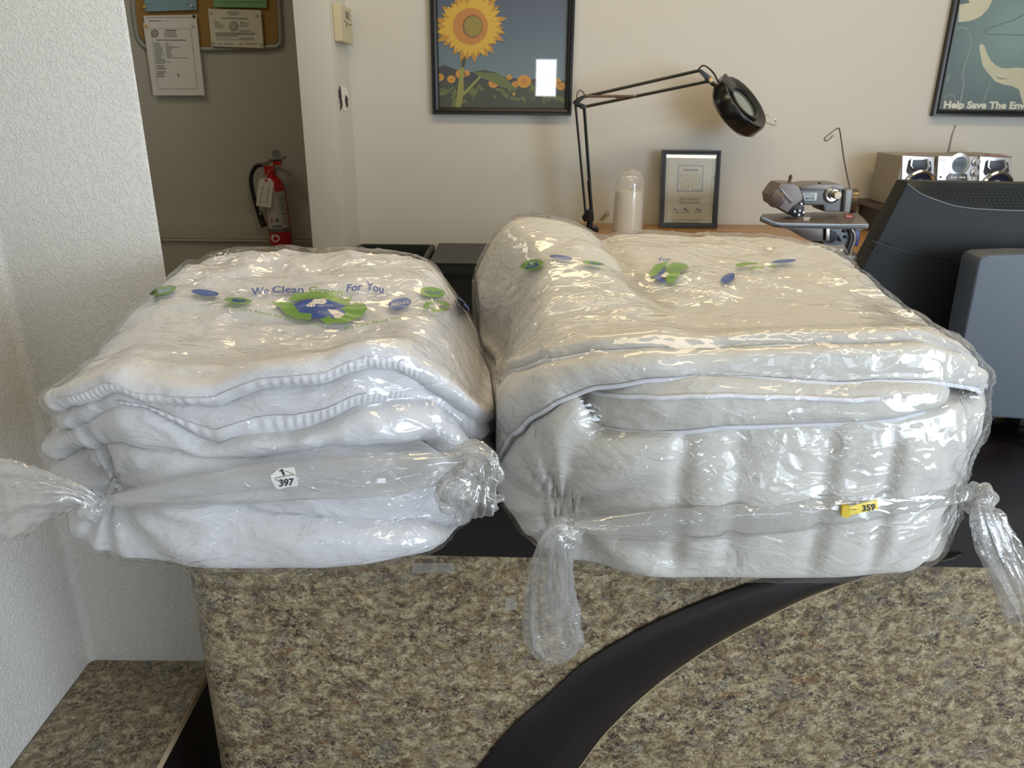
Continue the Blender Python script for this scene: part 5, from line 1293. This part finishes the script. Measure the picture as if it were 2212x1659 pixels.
def recycle(cx, cy, rx, ry, m, rot=0.0):
    out = []
    for k in range(3):
        a0 = rot+k*2*math.pi/3; P = []
        for i in range(7): a = a0+.25+i*.2; P.append((cx+rx*math.cos(a), cy+ry*math.sin(a)))
        for i in range(7): a = a0+.25+(6-i)*.2; P.append((cx+rx*.58*math.cos(a), cy+ry*.58*math.sin(a)))
        out.append((P, m, None)); a1 = a0+1.45; a2 = a0+1.95
        out.append(([(cx+rx*1.2*math.cos(a1), cy+ry*1.2*math.sin(a1)), (cx+rx*.8*math.cos(a2), cy+ry*.8*math.sin(a2)), (cx+rx*.38*math.cos(a1), cy+ry*.38*math.sin(a1))], m, None))
    return out

# ================= left comforter
def left_bundle():
    g = thing('folded_comforter', 'white folded comforter with uneven stacked hems in the left clear bag', 'comforter', (-.30, .95, CT_Z), 'bagged comforters on the counter')
    del g['group']
    CX, A = -.302, .272; cy, b = .985, .235
    zbase = .992
    FY = front_y(CX, cy, A*.97, b-.004, 3.0, .014)
    hA = curve_at([(95, 935), (115, 905), (150, 893), (210, 878), (245, 858), (270, 858), (310, 878), (400, 886), (470, 890), (500, 874), (560, 850), (640, 840), (700, 834), (740, 816), (790, 804), (850, 808), (900, 830), (960, 868), (1040, 900)], FY)
    hB = curve_at([(95, 965), (115, 950), (200, 920), (260, 890), (310, 896), (370, 928), (430, 965), (470, 972), (510, 955), (620, 949), (680, 930), (760, 890), (840, 880), (920, 884), (960, 910), (985, 950), (1040, 955)], FY)
    hC = curve_at([(95, 1010), (160, 1000), (240, 985), (300, 990), (370, 985), (450, 1003), (560, 1008), (640, 988), (700, 970), (900, 965), (1040, 985)], FY)
    hD = curve_at([(95, 1100), (200, 1100), (365, 1085), (470, 1090), (560, 1118), (700, 1128), (900, 1132), (1000, 1140), (1085, 1080)], FY)
    base = lambda x: np.full_like(x, zbase)+.05*sstep(.17, .30, np.abs(x-CX))**2
    def T(x, y):
        t = 1.205+.074*sstep(.74, 1.10, y)
        t = t-.045*sstep(.19, .30, x-CX)-.040*sstep(.18, .30, CX-x)
        t = t-.012*sstep(.02, .0, np.abs((x-CX)-.10-(y-1.0)*.3))*0
        return t
    K1, K2 = np.array(at_y(212, 1082, .745)), np.array(at_y(1005, 990, .765))
    def post(V):
        V = pull(V, [K1], .03, .055)
        # crumpled mouth of the fold above the left knot
        C_ = np.array(at_y(185, 985, .80)); d = V-C_; w = np.exp(-((d[..., 0]/.060)**2+(d[..., 2]/.045)**2+(d[..., 1]/.14)**2))
        an = np.arctan2(V[..., 2]-K1[2], V[..., 0]-K1[0])
        n_ = ridge(V[..., 0]*16, V[..., 2]*22, V[..., 1]*5, 77, 2)
        V[..., 1] += w*(.020+.014*np.sin(an*8+fbm(V[..., 0]*14, V[..., 2]*14, 0, 5, 2)*3)-.012*n_)
        V[..., 0] += w*.010*fbm(V[..., 0]*20, V[..., 2]*26, 3, 78, 2)
        V[..., 0] -= .020*sstep(1.0, 1.22, V[..., 1])*sstep(0, .25, V[..., 0]-CX)
        return V
    objs = []
    def L(name, out, zb, zt, **k):
        o, V, rows = layer(name, WHITE_COTTON, g, out, zb, zt, post=post, side=-1, **k); objs.append(o); return o, V, rows
    lift = lambda f, d: (lambda x: f(x)+d)
    L('bottom_fold', (CX+.002, cy, A*.985, b-.002, 2.9), base, lift(hD, .004), seed=11, wr=.9, label='plump bottom fold')
    L('lower_fold', (CX, cy+.004, A*.975, b-.004, 3.0), lift(hD, .0), lift(hC, .004), seed=12, wr=1.2)
    L('middle_fold', (CX, cy+.004, A*.965, b-.010, 3.1), lift(hC, .0), lift(hB, .004), seed=13, wr=1.5)
    oB, VB, rB = L('second_fold', (CX+.004, cy+.006, A*.95, b-.006, 3.1), hB, lift(hA, .003), seed=14, wr=1.4)
    oA, VA, rA = L('top_fold', (CX+.008, cy+.006, A*.965, b-.002, 3.0), hA, lambda x: hA(x)+.030, T=T, seed=15, wr=1.2, rise=.42, label='large top fold')
    # stitched hem bindings
    def binding(V, row0, row1, x0, x1, seed):
        idx = [i for i in range(V.shape[1]) if x0 < V[row0, i, 0] < x1 and V[row0, i, 1] < cy-.02]
        if len(idx) < 4: return
        a = V[row0][idx]; c = V[row1][idx]; n = len(idx); R = 6
        t = np.linspace(0, 1, n*4); src = np.linspace(0, 1, n)
        a = np.stack([np.interp(t, src, a[:, k]) for k in range(3)], 1); c = np.stack([np.interp(t, src, c[:, k]) for k in range(3)], 1)
        P = np.zeros((R+1, len(t), 3)); out_ = np.array((0, -1, .15))
        for j in range(R+1):
            w = j/R; P[j] = a*(1-w)+c*w+out_*(.0026*math.sin(math.pi*min(w*1.15, 1))+.0016)+np.outer(np.sin(t*n*3.1+seed)*(.0009*math.sin(math.pi*w)), out_)
        idm = np.arange((R+1)*len(t)).reshape(R+1, len(t)); Aq = idm[:-1, :-1]; F = np.stack([Aq, idm[:-1, 1:], idm[1:, 1:], idm[1:, :-1]], -1).reshape(-1, 4)
        o = np_mesh('hem_binding', P.reshape(-1, 3), F, STITCH, g, 'stitched hem binding'); objs.append(o)
    binding(VA, rA[0]+4, rA[0]+11, -.50, -.10, 1); binding(VB, rB[0]+4, rB[0]+10, -.42, -.07, 4)
    bag = thing('garment_bag', 'clear printed garment bag round the left comforter, tied at both ends', 'plastic bag', (-.30, .95, CT_Z), 'clear bags'); del bag['group']
    calm = [(690, 660, 190, 42, .12), (930, 648, 90, 32, .2), (430, 638, 140, 26, .3), (800, 700, 90, 20, .35)]
    film, tree = build_bag('film', objs, bag, [K1, K2], (-.302, .985, 1.10), (.29, .24, .17), 21, calm)
    knot(K1+np.array((0, -.012, 0)), .015, bag, 1, (1, 0, .1)); knot(K2+np.array((.002, -.016, 0)), .013, bag, 2, (1, 0, -.5))
    kk = Vector(K1)+Vector((0, -.014, 0))
    tail('tied_tail', [kk+Vector((.006, 0, 0)), at_y(170, 1076, .725), at_y(110, 1072, .72), at_y(50, 1074, .72), at_y(-30, 1078, .725)], [.006, .013, .024, .036, .042], .55, bag, 5, 12, .42, label='flared film tail at the left knot')
    tail('inner_gather', [kk+Vector((.006, 0, 0)), at_y(170, 1076, .725), at_y(110, 1070, .72), at_y(60, 1070, .725)], [.005, .009, .015, .02], .5, bag, 15, 9, .5)
    k2 = Vector(K2)+Vector((0, -.018, 0))
    tail('bunched_end', [k2+Vector((-.012, 0, .004)), at_y(1015, 990, .735), at_y(1032, 1008, .725), at_y(1028, 1035, .722), at_y(1012, 1060, .722), at_y(1010, 1098, .728)], [.010, .019, .023, .018, .030, .025], .55, bag, 8, 9, .5, label='bunched film end at the right knot')
    tail('bunched_end', [at_y(990, 1040, .73), at_y(985, 1060, .724), at_y(972, 1085, .728)], [.010, .017, .012], .45, bag, 18, 7, .6)
    bo, btree = band('rolled_edge', [(225, 1072), (300, 1052), (400, 1030), (560, 1003), (700, 994), (850, 985), (1000, 975)], [(225, 1090), (300, 1088), (400, 1086), (560, 1084), (700, 1076), (850, 1072), (1000, 1030)], lambda px: .728+.012*abs((px-600)/400)**2, bag, 3, film_mat('rolled_film', milk=.24, crinkle=.30, scale=16, refl=.12, dist=.004), label='rolled translucent bag edge')
    # printing on the bag
    q = lambda L_: [(280+x/2.765, 580+y/2.765) for x, y in L_]
    P = [T_('We', 543, 637, 38, 15, INKB, -.08, .02), T_('Clean', 588, 632, 68, 14, INKB, 0, .02), T_('Green', 667, 631, 73, 13, INKG, .09, .02), T_('For', 748, 630, 34, 15, INKB, -.12, .02, .15), T_('You', 790, 624, 38, 17, INKB, .25, .02, .1)]
    P += [E_(*q([(1145, 240)])[0], 172/2.765, 60/2.765, .03, INKB)]
    P += [(q([(1050, 222), (1085, 200), (1100, 182), (1165, 180), (1180, 200), (1160, 215), (1150, 232), (1120, 222), (1085, 232)]), INKW, None), (q([(1180, 243), (1235, 248), (1282, 272), (1270, 298), (1232, 300), (1205, 272)]), INKW, None)]
    P += [(q([(945, 188), (985, 148), (1090, 138), (1200, 146), (1280, 185), (1335, 158), (1300, 225), (1235, 200), (1140, 176), (1060, 180), (1000, 192)]), INKG, None),
          (q([(1355, 203), (1400, 208), (1422, 240), (1380, 290), (1290, 325), (1195, 328), (1188, 344), (1138, 302), (1195, 282), (1205, 300), (1262, 292), (1292, 262), (1262, 238)]), INKG, None),
          (q([(845, 198), (965, 200), (1000, 240), (970, 248), (1010, 262), (1088, 270), (1082, 306), (1000, 300), (930, 272), (905, 240)]), INKG, None)]
    P += [E_(352, 627, 30, 9, -.22, INKG), E_(355, 627, 17, 5, -.28, ink('bag_ink_pale', 150, 168, 200)), E_(443, 632, 30, 6.5, .12, INKB), E_(514, 649, 30, 6.5, .07, INKG), E_(516, 649, 17, 4.2, .05, INKB),
          E_(863, 655, 25, 12, -.2, INKB), E_(935, 631, 27, 11, .12, INKG), E_(1000, 657, 20, 6, .85, INKB)]
    P += [T_('REDUCE', 846, 661, 38, 6, INKW, -.16, .01), T_('REUSE', 918, 634, 34, 6, INKB, .02, .01), T_('REUSE', 418, 642, 34, 3.5, INKG, .05), T_('RECYCLE', 484, 658, 46, 3.5, INKG, .05), T_('REDUCE', 335, 640, 30, 3, INKG, 0)]
    P += recycle(944, 661, 30, 12, INKG, .3)
    P += [T_('We Care About the Environment', 487, 662, 205, 7, INKG, .205, .01), T_('We Care About You', 742, 713, 124, 7, INKG, -.2, .01)]
    decal('bag_printing', P, tree, bag, .0016, 6, 'blue and green recycling print')
    # number sticker
    q = lambda L_: [(540+x/13.825, 980+y/13.825) for x, y in L_]
    st = decal('number_sticker', [(q([(615, 650), (870, 440), (1330, 400), (1440, 900), (1400, 975), (1180, 985), (870, 1070), (760, 1020), (640, 790)]), mat('sticker_paper', lin(214, 216, 214), .6), None)], btree, bag, .0010, 8, 'white paper sticker numbered 1 397')
    def seg(a, c, w=9): 
        L_ = math.hypot(c[0]-a[0], c[1]-a[1]); nx, ny = -(c[1]-a[1])/L_*w, (c[0]-a[0])/L_*w; return (q([(a[0]+nx, a[1]+ny), (c[0]+nx, c[1]+ny), (c[0]-nx, c[1]-ny), (a[0]-nx, a[1]-ny)]), GREYINK, None)
    decal('sticker_numbers', [(q([(870, 505), (975, 455), (1050, 635), (998, 660), (935, 522), (880, 530)]), DARKINK, None), T_('397', 603.5, 1051, 31, 15, DARKINK, -.10, .02), seg((750, 730), (1310, 625)), seg((1070, 515), (1380, 655)), seg((750, 765), (1070, 910))], btree, st, .0016, 8)
    return objs
left_bundle()

# ================= right comforter
def right_bundle():
    g = thing('folded_comforter', 'ivory folded comforter with blue-white piping in the larger right clear bag', 'comforter', (.29, 1.02, CT_Z))
    CX, A, cy, b = .276, .290, 1.025, .285; zbase = .990
    FY = front_y(CX, cy, A, b, 3.5, .012)
    hA = curve_at([(1060, 890), (1072, 865), (1085, 830), (1110, 802), (1180, 785), (1300, 768), (1400, 763), (1560, 769), (1640, 763), (1800, 758), (1990, 751), (2070, 772), (2120, 830), (2150, 870)], lambda x: FY(x)+.030)
    hB = curve_at([(1060, 1060), (1095, 1010), (1112, 975), (1125, 950), (1160, 915), (1220, 872), (1290, 846), (1400, 829), (1500, 823), (1700, 831), (1800, 839), (1900, 833), (2000, 836), (2090, 842), (2130, 875), (2160, 900)], lambda x: FY(x)+.012)
    hC = curve_at([(1255, 925), (1275, 945), (1300, 948), (1380, 936), (1460, 927), (1560, 912), (1800, 902), (1950, 892), (2050, 884), (2130, 890)], .755)
    base = lambda x: np.full_like(x, zbase)+.06*sstep(.20, .31, np.abs(x-CX))**2
    # furrow of the quilting channel across the top
    fur = [at_z(x, y, z) for x, y, z in ((1548, 745, 1.25), (1530, 690, 1.27), (1490, 640, 1.285), (1420, 590, 1.295), (1370, 550, 1.305), (1345, 500, 1.31), (1352, 490, 1.315))]
    fy = np.array([p.y for p in fur]); fx = np.array([p.x for p in fur])
    def T(x, y):
        t = 1.245+sstep(.80, 1.20, y)*(.036+.036*sstep(.26, .05, x))
        t = t-.045*sstep(.20, .33, x-CX)-.02*sstep(.24, .31, CX-x)
        d = x-np.interp(y, fy, fx); t = t-.014*np.exp(-(d/.010)**2)-.008*np.exp(-(d/.03)**2)+.005*np.exp(-((np.abs(d)-.07)/.04)**2)
        return t
    K3, K4 = np.array(at_y(1222, 1132, .742)), np.array(at_y(2098, 1066, .785))
    def skew(V):
        V[..., 0] -= .080*sstep(1.00, 1.24, V[..., 1])*sstep(0, .28, CX-V[..., 0])*sstep(1.0, 1.2, V[..., 2])
        return V
    def post(V): return skew(pull(V, [K3, K4], .030, .055))
    def post_body(V):
        V = pull(V, [K3, K4], .035, .06)
        # soft vertical channels of the quilting on the front face
        for px in (1466, 1582, 1768, 1905):
            xk = at_y(px, 1050, .74).x; f = np.exp(-((V[..., 0]-xk)/.010)**2)*sstep(.95, .80, V[..., 1])*sstep(.99, 1.03, V[..., 2])*sstep(1.2, 1.15, V[..., 2])
            V[..., 1] += f*.009
        return skew(V)
    objs = []
    def L(name, out, zb, zt, ps=post, **k):
        o, V, rows = layer(name, CREAM_COTTON, g, out, zb, zt, post=ps, side=1, **k); objs.append(o); return o, V, rows
    lift = lambda f, d: (lambda x: f(x)+d)
    xl = at_y(1268, 930, .75).x; xr_ = at_y(2080, 880, .78).x
    bodytop = lambda x: (hB(x)*(1-sstep(xl-.015, xl+.012, x))+hC(x)*sstep(xl-.015, xl+.012, x))+.004
    L('body_fold', (CX, cy, A, b, 3.4), base, bodytop, ps=post_body, seed=31, wr=.55, bulge=.020, nth=560, label='tall front body of the comforter')
    # third fold only spans the right part
    xl = at_y(1268, 930, .75).x; xr_ = at_y(2080, 880, .78).x
    oC, VC, rC = L('third_fold', ((xl+xr_)/2, cy+.010, (xr_-xl)/2, b-.002, 5.0), hC, lift(hB, .004), seed=32, wr=.8)
    oB, VB, rB = L('second_fold', (CX, cy+.016, A*1.005, b-.004, 3.6), hB, lift(hA, .004), seed=33, wr=.9)
    oA, VA, rA = L('top_fold', (CX, cy+.030, A*.995, b-.006, 3.6), hA, lambda x: hA(x)+.016, T=T, seed=34, wr=1.15, rise=.24, nth=560, label='large top fold')
    def pipe(V, row, x0, x1, ymax, nm='piping'):
        idx = [i for i in range(V.shape[1]) if x0 < V[row, i, 0] < x1 and V[row, i, 1] < ymax]
        pts = [Vector(V[row, i])+Vector((0, -.0030, -.0012)) for i in idx]
        if len(pts) > 4:
            bm = bmesh.new(); bm_tube(bm, pts[::1], .0026, 8); recalc(bm); o = from_bm(nm, bm, PIPING, g, True, 'blue-white piping cord'); objs.append(o)
    pipe(VA, rA[0]+5, -.03, .60, cy-.04); pipe(VB, rB[0]+4, -.03, .60, cy-.04); pipe(VC, rC[0]+3, xl-.01, xr_+.01, cy-.1); pipe(VC, rC[0]+14, xl-.01, xl+.30, cy-.1)
    bag = thing('garment_bag', 'clear printed garment bag round the right comforter, knotted with two hanging tails', 'plastic bag', (.29, 1.02, CT_Z))
    calm = [(1220, 568, 110, 30, .25), (1440, 590, 70, 34, .2), (1620, 585, 120, 26, .25)]
    film, tree = build_bag('film', objs, bag, [K3, K4], (.288, 1.035, 1.12), (.31, .30, .18), 47, calm)
    knot(K3+np.array((0, -.014, 0)), .016, bag, 3, (.3, 0, 1)); knot(K4+np.array((0, -.014, 0)), .017, bag, 4, (1, 0, -.6))
    k3 = Vector(K3)+Vector((0, -.018, -.004))
    tail('tied_tail', [k3, at_y(1205, 1165, .715), at_y(1190, 1240, .725), at_y(1192, 1320, .735), at_y(1196, 1385, .742), at_y(1200, 1430, .748)], [.007, .014, .021, .030, .030, .012], .35, bag, 5, 11, .36, label='hanging film tail at the left knot')
    tail('inner_gather', [k3, at_y(1212, 1180, .715), at_y(1208, 1260, .722), at_y(1205, 1330, .732)], [.006, .010, .012, .008], .5, bag, 25, 8, .55)
    k4 = Vector(K4)+Vector((.004, -.018, -.004))
    tail('tied_tail', [k4, at_y(2128, 1105, .755), at_y(2150, 1165, .745), at_y(2185, 1240, .742), at_y(2225, 1330, .745)], [.008, .013, .019, .021, .022], .5, bag, 9, 10, .36, label='hanging film tail at the right knot')
    tail('inner_gather', [k4, at_y(2130, 1115, .755), at_y(2160, 1190, .745), at_y(2195, 1270, .742)], [.006, .009, .011, .010], .5, bag, 29, 8, .55)
    bo, btree = band('rolled_edge', [(1240, 1126), (1330, 1112), (1450, 1098), (1700, 1080), (1850, 1066), (1960, 1054), (2095, 1050)], [(1240, 1144), (1330, 1160), (1450, 1166), (1700, 1146), (1850, 1124), (1960, 1104), (2095, 1078)], lambda px: .722+.05*max(0, (px-1750)/350)**2, bag, 6, film_mat('rolled_film_b', milk=.14, crinkle=.30, scale=18, refl=.16, dist=.004), label='rolled translucent bag edge')
    # loose crinkled film standing up along the back edge
    rnd = random.Random(9); top = [(1640, 538), (1655, 527), (1668, 522), (1680, 540), (1700, 543), (1725, 536), (1748, 522), (1775, 527), (1805, 530), (1822, 527), (1832, 548), (1848, 553), (1866, 550), (1868, 566)]
    V, Fc = [], []
    for i, (x, y) in enumerate(top):
        for j in range(4):
            t = j/3; V.append(at_y(x+rnd.uniform(-2, 2), y+t*(30+(i > 9)*14), 1.20-.03*t+rnd.uniform(-.006, .006)))
    for i in range(len(top)-1):
        for j in range(3): Fc.append((i*4+j, i*4+j+1, i*4+5+j, i*4+4+j))
    mesh('loose_film_edge', V, Fc, FILMG, bag, False, 'loose crinkled film edge')
    q = lambda L_: [(1080+x/3.072, 520+y/3.072) for x, y in L_]
    P = [E_(1149, 571, 25, 11, -.2, INKG), (q([(170, 188), (190, 150), (215, 125), (240, 130), (262, 150), (250, 170), (215, 185)]), INKB, None), (q([(195, 160), (212, 135), (232, 150), (215, 155)]), INKW, None), T_('REDUCE', 1134, 587, 38, 5, INKG, -.12),
         E_(1212, 556, 25, 5, .12, INKB), E_(1283, 568, 24, 4, .14, INKG), E_(1287, 569, 14, 2.5, .14, INKB)]
    P += [(q([(985, 215), (1030, 160), (1115, 135), (1095, 175), (1060, 200), (1040, 235), (1000, 240)]), INKG, None), (q([(1015, 240), (1055, 215), (1085, 170), (1112, 170), (1095, 215), (1075, 250), (1120, 285), (1060, 268)]), INKB, None),
          (q([(1095, 180), (1150, 145), (1230, 150), (1262, 180), (1210, 195), (1180, 235), (1150, 280), (1105, 288), (1130, 240), (1150, 200)]), INKG, None), (q([(1065, 235), (1100, 205), (1130, 215), (1095, 245)]), INKW, None)]
    P += [T_('For', 1424, 563, 26, 7, INKB, .02, .02), E_(1572, 600, 17, 8, -.5, INKB), (q([(1465, 255), (1500, 252), (1540, 225), (1560, 225), (1550, 255), (1510, 275)]), INKB, None)]
    P += [(q([(1565, 155), (1620, 142), (1700, 145), (1720, 152), (1660, 158), (1600, 172), (1565, 170)]), INKG, None), (q([(1660, 185), (1690, 168), (1760, 170), (1740, 185), (1700, 180), (1665, 193)]), INKG, None), (q([(1775, 165), (1830, 160), (1825, 175), (1780, 172)]), INKG, None),
          E_(1694, 564, 26, 4, -.08, INKB), T_('We Care About the Environment', 1285, 582, 110, 4, INKG, .12), T_('Environment We', 1455, 619, 62, 6, INKG, -.55)]
    decal('bag_printing', P, tree, bag, .0018, 6, 'blue and green recycling print')
    q = lambda L_: [(1700+x/7.373, 1020+y/7.373) for x, y in L_]
    Yl = mat('yellow_ticket', lin(226, 204, 84), .6)
    st = decal('number_ticket', [(q([(1000, 545), (1430, 430), (1455, 590), (1300, 620), (1000, 695)]), Yl, None)], btree, bag, .0015, 8, 'yellow paper ticket numbered 359')
    decal('ticket_numbers', [T_('359', 1863, 1104.5, 28, 13, DARKINK, -.13, .03)], btree, st, .0022, 8)
    P3 = [at_y(x, y, .708) for x, y in q([(885, 548), (1000, 545), (1005, 700), (960, 738), (870, 700)])]
    bm = bmesh.new(); bm_prism(bm, P3, (0, .004, 0)); from_bm('folded_ticket_end', bm, mat('yellow_ticket_fold', lin(214, 184, 60), .6), bag, False, 'folded end of the yellow ticket')
    tube('staple', [at_y(*p, .7065) for p in q([(1015, 600), (1060, 592), (1100, 598)])], .0005, STEEL, bag, 6)
right_bundle()
